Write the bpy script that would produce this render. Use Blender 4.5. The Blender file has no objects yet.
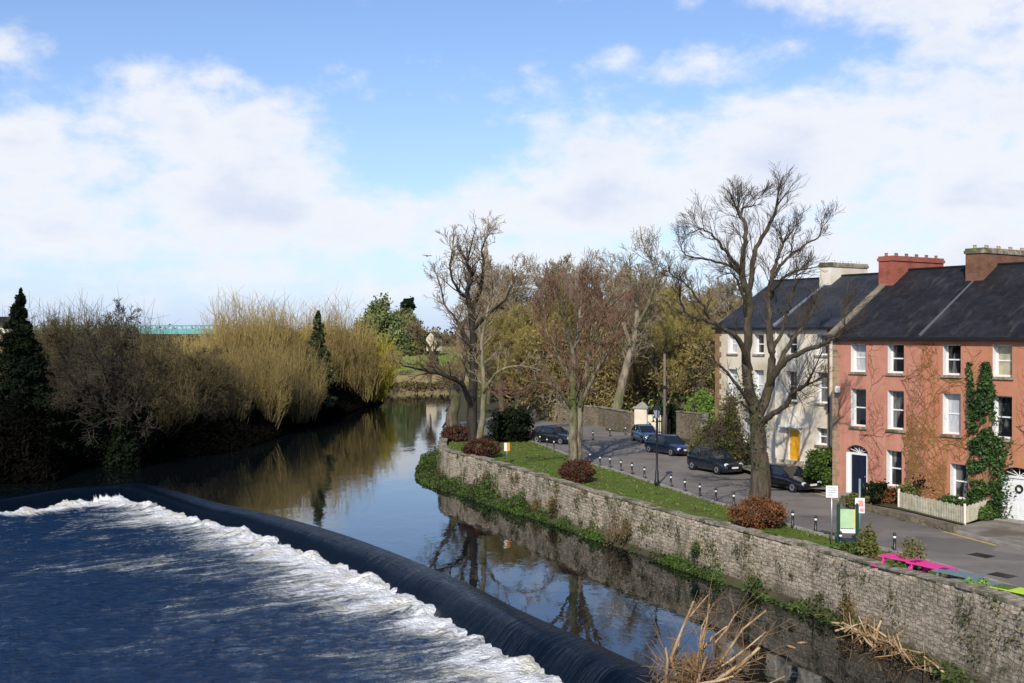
import bpy, math, random
import numpy as np
from mathutils import Vector, Matrix

# ------------------------------------------------------------------ camera, sky, sun, exposure
S = bpy.context.scene
COL = S.collection
F = 1100.0            # focal length in pixels of the 1024-wide frame
ZC = 9.3              # eye height above the street
HY = 335.0            # horizon row
cam_d = bpy.data.cameras.new('camera')
cam_d.sensor_width = 36.0
cam_d.lens = 36.0 * F / 1024.0
cam_d.clip_start = 0.5
cam_d.clip_end = 9000.0
cam = bpy.data.objects.new('camera', cam_d)
COL.objects.link(cam)
cam.location = (0, 0, ZC)
cam.rotation_euler = (math.radians(90) - math.atan((341.5 - HY) / F), 0, 0)
S.camera = cam

SUN_EL = math.radians(34)
SUN_DIR = Vector((-0.25, -0.968, 0)).normalized() * math.cos(SUN_EL) + Vector((0, 0, math.sin(SUN_EL)))
SKY_STRENGTH = 0.10
world = bpy.data.worlds.new('World')
S.world = world
world.use_nodes = True
sun_d = bpy.data.lights.new('sun', 'SUN')
sun_d.energy = 3.3
sun_d.angle = math.radians(0.5)
sun_d.color = (1.0, 0.93, 0.83)
sun_o = bpy.data.objects.new('sun', sun_d)
COL.objects.link(sun_o)
sun_o.rotation_euler = SUN_DIR.to_track_quat('Z', 'Y').to_euler()
S.view_settings.view_transform = 'Standard'
S.view_settings.look = 'None'
S.view_settings.gamma = 1.0
S.view_settings.use_curve_mapping = False
EXPO = 0.5
S.view_settings.exposure = EXPO
S.render.engine = 'CYCLES'
S.cycles.max_bounces = 6
S.cycles.diffuse_bounces = 2
S.cycles.glossy_bounces = 3
S.cycles.transparent_max_bounces = 8
S.cycles.caustics_reflective = False
S.cycles.caustics_refractive = False

# ------------------------------------------------------------------ node helpers
class NT:
    def __init__(s, nt):
        s.nt = nt
    def n(s, typ, **kw):
        nd = s.nt.nodes.new(typ)
        for k, v in kw.items():
            setattr(nd, k, v)
        return nd
    def l(s, a, b):
        s.nt.links.new(a, b)
    def put(s, sock, v):
        if hasattr(v, 'is_output') or isinstance(v, bpy.types.NodeSocket):
            s.l(v, sock)
        else:
            sock.default_value = v
    def math(s, op, a, b=None, c=None, clamp=False):
        nd = s.n('ShaderNodeMath', operation=op, use_clamp=clamp)
        s.put(nd.inputs[0], a)
        if b is not None: s.put(nd.inputs[1], b)
        if c is not None: s.put(nd.inputs[2], c)
        return nd.outputs[0]
    def mix(s, f, a, b, mode='MIX'):
        nd = s.n('ShaderNodeMix', data_type='RGBA', blend_type=mode)
        s.put(nd.inputs[0], f)
        s.put(nd.inputs[6], col4(a)); s.put(nd.inputs[7], col4(b))
        return nd.outputs[2]
    def noise(s, vec, scale, detail=4, rough=.55, dist=0.0):
        nd = s.n('ShaderNodeTexNoise')
        if vec is not None: s.l(vec, nd.inputs['Vector'])
        nd.inputs['Scale'].default_value = scale
        nd.inputs['Detail'].default_value = detail
        nd.inputs['Roughness'].default_value = rough
        nd.inputs['Distortion'].default_value = dist
        return nd.outputs[0]
    def maprange(s, v, a, b, c=0.0, d=1.0, smooth=True):
        nd = s.n('ShaderNodeMapRange')
        nd.interpolation_type = 'SMOOTHSTEP' if smooth else 'LINEAR'
        s.put(nd.inputs[0], v)
        for i, x in enumerate((a, b, c, d)): s.put(nd.inputs[i + 1], x)
        return nd.outputs[0]
    def mapping(s, vec, scale=(1, 1, 1), rot=(0, 0, 0), loc=(0, 0, 0)):
        nd = s.n('ShaderNodeMapping')
        s.l(vec, nd.inputs[0])
        nd.inputs['Location'].default_value = loc
        nd.inputs['Rotation'].default_value = rot
        nd.inputs['Scale'].default_value = scale
        return nd.outputs[0]
    def bump(s, h, strength=.3, dist=.05):
        nd = s.n('ShaderNodeBump')
        nd.inputs['Strength'].default_value = strength
        nd.inputs['Distance'].default_value = dist
        s.l(h, nd.inputs['Height'])
        return nd.outputs[0]

def col4(c):
    if isinstance(c, (tuple, list)) and len(c) == 3:
        return (c[0], c[1], c[2], 1.0)
    return c

def new_mat(name, rough=.8, spec=.3):
    m = bpy.data.materials.new(name)
    m.use_nodes = True
    t = NT(m.node_tree)
    b = m.node_tree.nodes['Principled BSDF']
    b.inputs['Roughness'].default_value = rough
    b.inputs['Specular IOR Level'].default_value = spec
    return m, t, b

def coords(t, kind='Object'):
    return t.n('ShaderNodeTexCoord').outputs[kind]

def mat_noise(name, c1, c2, scale=3.0, rough=.85, bump=.0, bscale=None, spec=.25, c3=None, stretch=(1, 1, 1), metal=0.0, bdist=.03):
    m, t, b = new_mat(name, rough, spec)
    v = t.mapping(coords(t), stretch)
    f = t.maprange(t.noise(v, scale, 5, .6), .32, .68)
    c = t.mix(f, c1, c2)
    if c3 is not None:
        f2 = t.maprange(t.noise(v, scale * .27, 3, .5), .45, .65)
        c = t.mix(f2, c, c3)
    t.l(c, b.inputs['Base Color'])
    b.inputs['Metallic'].default_value = metal
    if bump:
        t.l(t.bump(t.noise(v, bscale or scale * 4, 5, .65), bump, bdist), b.inputs['Normal'])
    return m

def mat_leaf(name, c1, c2, c3=None, rough=.6, spec=.25, clump=.6):
    m, t, b = new_mat(name, rough, spec)
    g = t.n('ShaderNodeNewGeometry')
    r = g.outputs['Random Per Island']
    f2 = t.maprange(t.noise(coords(t), clump, 3, .5), .35, .65)
    c = t.mix(r, c1, c2)
    if c3 is not None:
        c = t.mix(t.math('MULTIPLY', f2, .8), c, c3)
    t.l(c, b.inputs['Base Color'])
    return m

def mat_twig(name, c1, c2):
    m, t, b = new_mat(name, .8, .2)
    g = t.n('ShaderNodeNewGeometry')
    f2 = t.maprange(t.noise(coords(t), .35, 3, .5), .35, .65)
    f = t.math('ADD', t.math('MULTIPLY', g.outputs['Random Per Island'], .6), t.math('MULTIPLY', f2, .4))
    t.l(t.mix(f, c1, c2), b.inputs['Base Color'])
    return m

def mat_plain(name, c, rough=.5, spec=.4, metal=0.0, coat=0.0):
    m, t, b = new_mat(name, rough, spec)
    f = t.maprange(t.noise(coords(t), 6.0, 4, .6), .3, .7)
    t.l(t.mix(f, tuple(x * .88 for x in c), c), b.inputs['Base Color'])
    b.inputs['Metallic'].default_value = metal
    b.inputs['Coat Weight'].default_value = coat
    return m

# ------------------------------------------------------------------ sky with clouds
def build_world():
    nt = world.node_tree
    for nd in list(nt.nodes): nt.nodes.remove(nd)
    t = NT(nt)
    out = t.n('ShaderNodeOutputWorld')
    bg = t.n('ShaderNodeBackground')
    bg.inputs['Strength'].default_value = SKY_STRENGTH
    sky = t.n('ShaderNodeTexSky', sky_type='NISHITA')
    sky.sun_disc = False
    sky.sun_elevation = SUN_EL
    sky.sun_rotation = math.atan2(SUN_DIR.x, SUN_DIR.y)
    sky.air_density = 1.0
    sky.dust_density = 0.35
    sky.ozone_density = 2.6
    v = coords(t, 'Generated')
    sep = t.n('ShaderNodeSeparateXYZ'); t.l(v, sep.inputs[0])
    x, y, z = sep.outputs
    az = t.math('ARCTAN2', x, y)
    el = t.math('ARCSINE', z)
    comb = t.n('ShaderNodeCombineXYZ'); t.l(az, comb.inputs[0]); t.l(el, comb.inputs[1])
    ae = comb.outputs[0]
    big = t.noise(t.mapping(ae, (7.0, 13, 1), loc=(3.1, 1.7, 0)), 1.0, 9, .58, .15)
    fine = t.noise(t.mapping(ae, (26, 42, 1), loc=(9.1, 4.7, 0)), 1.0, 7, .62, .1)
    n = t.math('ADD', t.math('MULTIPLY', t.math('SUBTRACT', big, .5), 1.35),
               t.math('MULTIPLY', t.math('SUBTRACT', fine, .5), .55))
    blobs = [  # azimuth, elevation, radii (radians), weight: cumulus banks over the valley
        (-.40, .150, .14, .050, .56), (-.26, .175, .10, .045, .54), (-.45, .235, .05, .016, .42), (-.30, .225, .06, .018, .38),
        (-.36, .085, .20, .040, .50), (-.20, .120, .12, .045, .52), (-.07, .105, .12, .035, .52), (.05, .125, .10, .045, .56), (.17, .135, .12, .060, .62),
        (.30, .160, .12, .070, .66), (.43, .130, .12, .090, .62), (.45, .255, .09, .035, .52), (.36, .30, .12, .035, .46), (.175, .238, .07, .018, .48),
        (.10, .245, .03, .012, .30), (.02, .30, .05, .014, .36), (-.13, .040, .06, .016, .46), (-.2, .055, .05, .012, .3), (.07, .065, .25, .030, .34), (.35, .07, .2, .04, .4), (-.40, .028, .12, .012, .28), (0, .055, .8, .035, .20),
        (-.9, .2, .3, .12, .5), (1.0, .25, .4, .16, .5), (2.4, .3, .7, .2, .4), (-2.3, .35, .7, .2, .4), (.1, .62, .35, .08, .2),
    ]
    tot = None
    for a, e, ra, re, w in blobs:
        da = t.math('MULTIPLY', t.math('SUBTRACT', az, a), 1 / ra)
        de = t.math('MULTIPLY', t.math('SUBTRACT', el, e), 1 / re)
        d2 = t.math('ADD', t.math('MULTIPLY', da, da), t.math('MULTIPLY', de, de))
        g = t.math('MULTIPLY', t.math('POWER', 2.718, t.math('MULTIPLY', d2, -.75)), w)
        tot = g if tot is None else t.math('MAXIMUM', tot, t.math('ADD', t.math('MULTIPLY', tot, .55), t.math('MULTIPLY', g, .85)))
    cov = t.math('ADD', n, tot)
    dens = t.maprange(cov, .12, .56)
    # shaded undersides of the thicker cloud
    big2 = t.noise(t.mapping(ae, (7, 16, 1), loc=(3.1, 1.35, 0)), 1.0, 5, .55, .2)
    shade = t.maprange(t.math('ADD', cov, t.math('MULTIPLY', t.math('SUBTRACT', big2, .5), .9)), .45, 1.05)
    k = 1.0 / SKY_STRENGTH / 2 ** EXPO
    cl = t.mix(shade, (.90 * k, .92 * k, .98 * k), (.71 * k, .775 * k, .93 * k))
    # clear sky, deepened a little away from the horizon
    sky_c = t.mix(1.0, sky.outputs[0], (.95, .99, 1.14), 'MULTIPLY')
    hz = t.math('POWER', 2.718, t.math('MULTIPLY', t.math('MAXIMUM', el, 0.0), -10.0))
    sky_c = t.mix(t.math('MULTIPLY', hz, .9), sky_c, (.55 * k, .69 * k, .97 * k))
    c = t.mix(t.math('MULTIPLY', dens, .96), sky_c, cl)
    t.l(c, bg.inputs['Color'])
    t.l(bg.outputs[0], out.inputs['Surface'])
build_world()

# ------------------------------------------------------------------ mesh helpers
def at(px, py, z=0.0):
    """the point at height z seen in this direction"""
    Y = F * (ZC - z) / (py - HY)
    return Vector(((px - 512.0) / F * Y, Y, z))

def pt(px, py, Y):
    """the point at distance Y seen in this direction"""
    return Vector(((px - 512.0) / F * Y, Y, ZC + (HY - py) / F * Y))

def mesh_np(name, V, faces_quads=None, faces_tris=None, smooth=False):
    me = bpy.data.meshes.new(name)
    V = np.asarray(V, dtype=np.float32).reshape(-1, 3)
    me.vertices.add(len(V)); me.vertices.foreach_set('co', V.ravel())
    parts, tots = [], []
    if faces_quads is not None and len(faces_quads):
        q = np.asarray(faces_quads, dtype=np.int32); parts.append(q.ravel()); tots.append(np.full(len(q), 4, np.int32))
    if faces_tris is not None and len(faces_tris):
        q = np.asarray(faces_tris, dtype=np.int32); parts.append(q.ravel()); tots.append(np.full(len(q), 3, np.int32))
    loops = np.concatenate(parts); tot = np.concatenate(tots)
    me.loops.add(len(loops)); me.loops.foreach_set('vertex_index', loops)
    st = np.concatenate(([0], np.cumsum(tot)[:-1])).astype(np.int32)
    me.polygons.add(len(tot)); me.polygons.foreach_set('loop_start', st); me.polygons.foreach_set('loop_total', tot)
    if smooth: me.polygons.foreach_set('use_smooth', np.ones(len(tot), dtype=bool))
    me.update(calc_edges=True)
    me.validate()
    return me

def link(name, me, mat, parent=None):
    o = bpy.data.objects.new(name, me)
    COL.objects.link(o)
    if mat is not None:
        for m in (mat if isinstance(mat, (list, tuple)) else [mat]): me.materials.append(m)
    if parent is not None: o.parent = parent
    return o

def tag(o, label=None, cat=None, group=None, kind=None):
    if label: o['label'] = label
    if cat: o['category'] = cat
    if group: o['group'] = group
    if kind: o['kind'] = kind
    return o

def thing(name, label, cat, loc=(0, 0, 0), rz=0.0, group=None):
    o = bpy.data.objects.new(name, None)
    COL.objects.link(o)
    o.empty_display_size = .3
    o.location = loc; o.rotation_euler = (0, 0, rz)
    return tag(o, label, cat, group)

def copy_tree(o, parent=None):
    c = o.copy(); COL.objects.link(c); c.parent = parent
    for ch in list(o.children): copy_tree(ch, c)
    return c

class MB:
    """collects simple shapes into one mesh"""
    def __init__(s): s.v = []; s.f = []
    def quad(s, a, b, c, d):
        i = len(s.v); s.v += [tuple(a), tuple(b), tuple(c), tuple(d)]; s.f.append((i, i + 1, i + 2, i + 3)); return s
    def poly(s, pts):
        i = len(s.v); s.v += [tuple(p) for p in pts]; s.f.append(tuple(range(i, i + len(pts)))); return s
    def box(s, x0, x1, y0, y1, z0, z1):
        i = len(s.v)
        s.v += [(x, y, z) for z in (z0, z1) for y in (y0, y1) for x in (x0, x1)]
        for q in ((0, 2, 3, 1), (4, 5, 7, 6), (0, 1, 5, 4), (2, 6, 7, 3), (0, 4, 6, 2), (1, 3, 7, 5)):
            s.f.append(tuple(i + k for k in q))
        return s
    def beam(s, a, b, w, h, up=(0, 0, 1)):
        a, b = Vector(a), Vector(b); d = (b - a).normalized(); up = Vector(up)
        if abs(d.dot(up)) > .98: up = Vector((1, 0, 0))
        x = d.cross(up).normalized() * (w / 2); y = x.cross(d).normalized() * (h / 2)
        i = len(s.v)
        for p in (a, b): s.v += [tuple(p - x - y), tuple(p + x - y), tuple(p + x + y), tuple(p - x + y)]
        for q in ((0, 1, 2, 3), (7, 6, 5, 4), (0, 4, 5, 1), (1, 5, 6, 2), (2, 6, 7, 3), (3, 7, 4, 0)):
            s.f.append(tuple(i + k for k in q))
        return s
    def tube(s, pts, rad, n=8, cap=True):
        pts = [Vector(p) for p in pts]
        if not isinstance(rad, (list, tuple)): rad = [rad] * len(pts)
        i = len(s.v)
        for k, p in enumerate(pts):
            d = (pts[min(k + 1, len(pts) - 1)] - pts[max(k - 1, 0)]).normalized()
            up = Vector((0, 0, 1)) if abs(d.z) < .9 else Vector((1, 0, 0))
            x = d.cross(up).normalized(); y = d.cross(x)
            for j in range(n):
                a = 2 * math.pi * j / n
                s.v.append(tuple(p + (x * math.cos(a) + y * math.sin(a)) * rad[k]))
        for k in range(len(pts) - 1):
            for j in range(n):
                s.f.append((i + k * n + j, i + k * n + (j + 1) % n, i + (k + 1) * n + (j + 1) % n, i + (k + 1) * n + j))
        if cap:
            s.f.append(tuple(i + j for j in range(n))[::-1]); e = i + (len(pts) - 1) * n
            s.f.append(tuple(e + j for j in range(n)))
        return s
    def lathe(s, prof, n=12, c=(0, 0, 0)):
        i = len(s.v)
        for r, z in prof:
            for j in range(n):
                a = 2 * math.pi * j / n
                s.v.append((c[0] + r * math.cos(a), c[1] + r * math.sin(a), c[2] + z))
        for k in range(len(prof) - 1):
            for j in range(n):
                s.f.append((i + k * n + j, i + k * n + (j + 1) % n, i + (k + 1) * n + (j + 1) % n, i + (k + 1) * n + j))
        s.f.append(tuple(i + j for j in range(n))[::-1]); e = i + (len(prof) - 1) * n
        s.f.append(tuple(e + j for j in range(n)))
        return s
    def build(s, name, mat, parent=None, smooth=False, bevel=0.0):
        me = bpy.data.meshes.new(name)
        me.from_pydata(s.v, [], s.f)
        if smooth: me.polygons.foreach_set('use_smooth', np.ones(len(s.f), dtype=bool))
        me.update()
        o = link(name, me, mat, parent)
        if bevel:
            b = o.modifiers.new('bevel', 'BEVEL'); b.width = bevel; b.segments = 2; b.limit_method = 'ANGLE'
        return o

def grid_mesh(name, X, Y, Z, smooth=True, keep=None):
    ny, nx = X.shape
    V = np.stack([X, Y, Z], -1).reshape(-1, 3)
    idx = np.arange(ny * nx).reshape(ny, nx)
    q = np.stack([idx[:-1, :-1], idx[:-1, 1:], idx[1:, 1:], idx[1:, :-1]], -1).reshape(-1, 4)
    if keep is not None:
        kk = (keep[:-1, :-1] | keep[:-1, 1:] | keep[1:, 1:] | keep[1:, :-1]).ravel(); q = q[kk]
    return mesh_np(name, V, q, smooth=smooth)

def add_uv(me, UV):
    """UV per vertex"""
    li = np.empty(len(me.loops), np.int32); me.loops.foreach_get('vertex_index', li)
    lay = me.uv_layers.new(name='UVMap')
    lay.data.foreach_set('uv', np.asarray(UV, np.float32)[li].ravel())

def add_attr(me, name, vals):
    a = me.attributes.new(name, 'FLOAT', 'POINT'); a.data.foreach_set('value', np.asarray(vals, np.float32))

def vnoise(x, y, seed=0):
    """cheap smooth value noise on arrays"""
    def h(i, j):
        n = (i * 374761393 + j * 668265263 + seed * 974634777) & 0xffffffff
        n = ((n ^ (n >> 13)) * 1274126177) & 0xffffffff
        return ((n ^ (n >> 16)) & 0xffff) / 65535.0
    xi = np.floor(x).astype(np.int64); yi = np.floor(y).astype(np.int64)
    fx = x - xi; fy = y - yi
    fx = fx * fx * (3 - 2 * fx); fy = fy * fy * (3 - 2 * fy)
    a = h(xi, yi) * (1 - fx) + h(xi + 1, yi) * fx
    b = h(xi, yi + 1) * (1 - fx) + h(xi + 1, yi + 1) * fx
    return a * (1 - fy) + b * fy
def fbm(x, y, seed=0, o=4):
    s = 0; a = .5
    for k in range(o):
        s = s + a * vnoise(x * 2 ** k, y * 2 ** k, seed + k); a *= .5
    return s

def inside(px, py, poly):
    r = np.zeros(px.shape, bool); n = len(poly)
    for i in range(n):
        x1, y1 = poly[i][0], poly[i][1]; x2, y2 = poly[(i + 1) % n][0], poly[(i + 1) % n][1]
        c = ((y1 > py) != (y2 > py)) & (px < (x2 - x1) * (py - y1) / (y2 - y1 + 1e-12) + x1)
        r ^= c
    return r
def polydist(px, py, line):
    """distance to and arc length along an open polyline"""
    best = np.full(px.shape, 1e9); sbest = np.zeros(px.shape); acc = 0
    for a, b in zip(line[:-1], line[1:]):
        dx, dy = b[0] - a[0], b[1] - a[1]; L = math.hypot(dx, dy)
        t = np.clip(((px - a[0]) * dx + (py - a[1]) * dy) / (L * L), 0, 1)
        d = np.hypot(px - a[0] - t * dx, py - a[1] - t * dy)
        m = d < best; best = np.where(m, d, best); sbest = np.where(m, acc + t * L, sbest); acc += L
    return best, sbest
def smoothline(pts, sub=6):
    """Catmull-Rom through the points"""
    P = [Vector(p) for p in pts]; P = [P[0] * 2 - P[1]] + P + [P[-1] * 2 - P[-2]]
    out = []
    for i in range(1, len(P) - 2):
        for k in range(sub):
            t = k / sub; a, b, c, d = P[i - 1], P[i], P[i + 1], P[i + 2]
            out.append(.5 * ((2 * b) + (c - a) * t + (2 * a - 5 * b + 4 * c - d) * t * t + (3 * b - a - 3 * c + d) * t ** 3))
    out.append(P[-2]); return out

# ------------------------------------------------------------------ materials
M = {}
def stone_mat(name, cols, scale=(3.6, 8.5), mortar=(.42, .38, .31), stain=(.10, .095, .06), moss=(.10, .12, .03)):
    m, t, b = new_mat(name, .9, .2)
    uv = coords(t, 'UV')
    w = t.noise(uv, .9, 2, .5)
    comb = t.n('ShaderNodeVectorMath', operation='ADD'); t.l(t.mapping(uv, (scale[0], scale[1], 1)), comb.inputs[0])
    nz = t.n('ShaderNodeTexNoise'); t.l(uv, nz.inputs['Vector']); nz.inputs['Scale'].default_value = 2.5
    sc = t.n('ShaderNodeVectorMath', operation='SCALE'); t.l(nz.outputs['Color'], sc.inputs[0]); sc.inputs['Scale'].default_value = .9
    t.l(sc.outputs[0], comb.inputs[1])
    vo = t.n('ShaderNodeTexVoronoi'); vo.voronoi_dimensions = '2D'; t.l(comb.outputs[0], vo.inputs['Vector']); vo.inputs['Scale'].default_value = 1
    sp = t.n('ShaderNodeSeparateColor'); t.l(vo.outputs['Color'], sp.inputs[0])
    sc2 = t.n('ShaderNodeVectorMath', operation='SCALE'); t.l(nz.outputs['Color'], sc2.inputs[0]); sc2.inputs['Scale'].default_value = .30
    ad2 = t.n('ShaderNodeVectorMath', operation='ADD'); t.l(uv, ad2.inputs[0]); t.l(sc2.outputs[0], ad2.inputs[1])
    br = t.n('ShaderNodeTexBrick'); t.l(ad2.outputs[0], br.inputs['Vector']); br.inputs['Scale'].default_value = 1
    br.inputs['Brick Width'].default_value = .46; br.inputs['Row Height'].default_value = .17; br.inputs['Mortar Size'].default_value = .02; br.inputs['Mortar Smooth'].default_value = .6
    br.offset = .42; br.squash = .7; br.squash_frequency = 3; br.inputs['Bias'].default_value = -.1
    br.inputs['Color1'].default_value = col4(cols[0]); br.inputs['Color2'].default_value = col4(cols[1]); br.inputs['Mortar'].default_value = col4(mortar)
    c = t.mix(t.math('MULTIPLY', t.maprange(sp.outputs[1], .55, .85), .6), br.outputs[0], cols[2])
    c = t.mix(t.math('MULTIPLY', t.maprange(sp.outputs[0], .75, .95), .5), c, tuple(x * .5 for x in cols[1]))
    edge = t.math('SUBTRACT', 1.0, br.outputs[1])
    bl = t.noise(t.mapping(uv, (1.0, 1.5, 1)), 3.4, 6, .72, .3)
    c = t.mix(t.math('MULTIPLY', t.maprange(bl, .50, .66), .75), c, tuple(x * 1.12 for x in cols[2]))
    c = t.mix(t.math('MULTIPLY', t.maprange(bl, .48, .34), .70), c, tuple(x * .55 for x in cols[1]))
    fine = t.noise(uv, 9, 6, .7)
    c = t.mix(t.maprange(fine, .35, .75, 0, .55), c, mortar)
    c = t.mix(t.math('MULTIPLY', br.outputs[1], .30), c, mortar)
    st = t.maprange(t.noise(t.mapping(uv, (.5, .22, 1)), 1.9, 7, .72, .5), .49, .62)
    c = t.mix(t.math('MULTIPLY', st, .6), c, stain)
    sm = t.maprange(t.noise(uv, 2.6, 6, .75, .4), .52, .66)
    c = t.mix(t.math('MULTIPLY', sm, .5), c, (.20, .15, .10))
    spz = t.n('ShaderNodeSeparateXYZ'); t.l(uv, spz.inputs[0])
    low = t.math('ADD', spz.outputs[1], t.math('MULTIPLY', t.noise(t.mapping(uv, (.8, .3, 1)), 1.0, 5, .7), 1.6))
    c = t.mix(t.math('MULTIPLY', t.maprange(low, -1.6, -.5, 1, 0), .7), c, (.07, .06, .04))
    mo = t.maprange(t.noise(t.mapping(uv, (1, .8, 1), loc=(7, 3, 0)), .9, 6, .7, .3), .56, .70)
    c = t.mix(t.math('MULTIPLY', mo, .65), c, moss)
    t.l(c, b.inputs['Base Color'])
    h = t.math('ADD', t.math('MULTIPLY', edge, .8), t.math('MULTIPLY', fine, .7))
    t.l(t.bump(h, 1.0, .10), b.inputs['Normal'])
    return m
M['rubble'] = stone_mat('rubble limestone', [(.50, .42, .31), (.34, .27, .19), (.66, .57, .45)], mortar=(.30, .25, .18))
M['coping'] = mat_noise('lichened coping', (.40, .345, .265), (.16, .135, .095), 5, .9, .8, 12, c3=(.10, .10, .05))
M['brownstone'] = stone_mat('brown garden stone', [(.22, .17, .11), (.14, .11, .075), (.30, .25, .18)], mortar=(.24, .2, .14))
M['bark'] = mat_noise('grey bark', (.16, .13, .095), (.065, .052, .037), 5, .9, 1.0, 12, c3=(.095, .095, .04), stretch=(1, 1, .22), bdist=.12)
M['bark_big'] = mat_noise('dark furrowed bark', (.13, .10, .07), (.045, .035, .025), 6, .9, 1.0, 12, c3=(.075, .065, .035), stretch=(1, 1, .2), bdist=.14)
M['bark_moss'] = mat_noise('mossy mottled bark', (.27, .23, .16), (.075, .065, .04), 3.2, .9, 1.0, 12, c3=(.10, .115, .035), stretch=(1, 1, .4), bdist=.1)
M['bark_pale'] = mat_noise('pale bark', (.32, .27, .19), (.14, .115, .08), 4, .9, 1.0, 12, c3=(.13, .13, .05), stretch=(1, 1, .28), bdist=.1)
M['bark_dark'] = mat_noise('dark bark', (.045, .038, .028), (.018, .015, .011), 3, .9, .6, 12, stretch=(1, 1, .3))
M['tw_grey'] = mat_twig('grey brown twigs', (.36, .295, .20), (.19, .15, .10))
M['tw_red'] = mat_twig('reddish budding twigs', (.235, .125, .08), (.13, .08, .05))
M['tw_olive'] = mat_twig('olive twigs', (.38, .31, .10), (.22, .175, .06))
M['tw_gold'] = mat_twig('golden willow shoots', (.44, .325, .115), (.26, .19, .07))
M['tw_gold2'] = mat_twig('dull golden shoots', (.30, .23, .08), (.17, .125, .05))
M['tw_vine'] = mat_twig('climber stems', (.26, .135, .075), (.17, .09, .05))
M['tw_vine2'] = mat_twig('ochre climber stems', (.34, .20, .06), (.20, .12, .04))
M['tw_yellow'] = mat_twig('yellow willow shoots', (.52, .44, .06), (.38, .30, .05))
M['tw_dark'] = mat_twig('dark twigs', (.085, .068, .046), (.030, .025, .018))
M['tw_brown'] = mat_twig('brown twigs', (.28, .20, .105), (.15, .11, .06))
M['tw_left'] = mat_twig('dull brown twigs', (.155, .125, .055), (.06, .048, .025))
M['tw_big'] = mat_twig('dark grey twigs', (.10, .078, .056), (.055, .042, .03))
M['lf_ivy'] = mat_leaf('ivy leaves', (.035, .075, .016), (.07, .13, .028), (.02, .045, .012), spec=.35)
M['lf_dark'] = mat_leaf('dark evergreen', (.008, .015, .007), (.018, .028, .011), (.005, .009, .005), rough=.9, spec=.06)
M['lf_conifer'] = mat_leaf('conifer needles', (.009, .016, .008), (.018, .027, .011), (.005, .009, .005), rough=.9, spec=.06)
M['lf_conifer2'] = mat_leaf('cypress green', (.045, .065, .02), (.075, .09, .03), (.03, .042, .014))
M['lf_green'] = mat_leaf('laurel leaves', (.05, .10, .016), (.11, .16, .025), (.03, .06, .012), spec=.35)
M['lf_bright'] = mat_leaf('bright spring leaves', (.12, .24, .03), (.20, .32, .05), (.08, .15, .02))
M['lf_pine'] = mat_leaf('pine crowns', (.13, .165, .055), (.22, .24, .09), (.08, .11, .04), clump=.25)
M['lf_hedge'] = mat_leaf('mixed hedge leaves', (.09, .11, .025), (.13, .14, .035), (.11, .075, .03), clump=.8)
M['lf_rust'] = mat_leaf('rust brown hedge leaves', (.15, .055, .022), (.24, .095, .03), (.08, .035, .018), clump=1.5)
M['lf_rust_dark'] = mat_leaf('dark rust hedge leaves', (.075, .028, .016), (.12, .045, .02), (.04, .02, .012), clump=1.5)
M['lf_bank'] = mat_leaf('bank herbs', (.035, .075, .013), (.08, .13, .022), (.035, .04, .014), clump=.8)
M['lf_scrub'] = mat_leaf('brown scrub', (.10, .075, .03), (.15, .12, .045), (.05, .04, .02), clump=.25)
M['lf_wood'] = mat_leaf('budding scrub', (.20, .15, .05), (.28, .22, .07), (.11, .085, .04), clump=.2)
M['lf_leftscrub'] = mat_leaf('dull winter scrub', (.10, .08, .03), (.15, .12, .042), (.035, .03, .014), clump=.2)
M['lf_lawn'] = mat_leaf('grass tufts', (.065, .115, .018), (.13, .175, .03), (.13, .12, .04), clump=.6)
M['lf_wallweed'] = mat_leaf('wall weeds', (.09, .10, .03), (.16, .12, .05), (.05, .06, .02), clump=.8)
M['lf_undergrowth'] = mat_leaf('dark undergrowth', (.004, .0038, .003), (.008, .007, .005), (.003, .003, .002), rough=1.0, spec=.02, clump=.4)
M['lf_gold'] = mat_leaf('golden scrub', (.32, .24, .05), (.42, .31, .07), (.2, .15, .04), clump=.25)
M['dead'] = mat_noise('bleached dead wood', (.40, .26, .135), (.20, .125, .065), 6, .8, .8, 18, c3=(.50, .36, .22), stretch=(1, 1, .4))
M['dead_twig'] = mat_twig('dead twigs', (.30, .19, .09), (.15, .09, .045))
M['white'] = mat_plain('white paint', (.80, .80, .78), .45)
M['offwhite'] = mat_noise('weathered white render', (.72, .64, .50), (.56, .48, .36), 1.2, .85, .15, 30, c3=(.76, .70, .58))
M['greywhite'] = mat_noise('greyer white render', (.58, .50, .38), (.44, .38, .28), 1.2, .85, .15, 30, c3=(.64, .57, .45))
def mat_pane():
    m, t, b = new_mat('window glass', .04, .6)
    v = coords(t)
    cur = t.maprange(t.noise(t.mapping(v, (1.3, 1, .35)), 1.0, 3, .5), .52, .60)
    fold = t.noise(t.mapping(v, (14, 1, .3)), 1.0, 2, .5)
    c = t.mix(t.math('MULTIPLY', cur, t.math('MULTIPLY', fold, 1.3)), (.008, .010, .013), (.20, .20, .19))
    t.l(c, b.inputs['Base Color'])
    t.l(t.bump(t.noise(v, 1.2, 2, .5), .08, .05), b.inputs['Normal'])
    return m
M['glass'] = mat_pane()
M['blind'] = mat_noise('net curtain behind glass', (.52, .54, .56), (.36, .38, .41), 3.5, .18, spec=.6, stretch=(2, 1, .5))
M['blind2'] = mat_noise('cream blind behind glass', (.45, .42, .30), (.33, .30, .20), 3.5, .18, spec=.6)
M['iron'] = mat_plain('black ironwork', (.012, .013, .014), .35, .5)
M['steel'] = mat_plain('galvanised steel', (.42, .44, .46), .4, .5, .7)
M['asphalt'] = None
M['concrete'] = mat_noise('worn concrete paving', (.26, .235, .195), (.17, .15, .12), 1.5, .9, .4, 14, c3=(.13, .11, .08))
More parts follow.
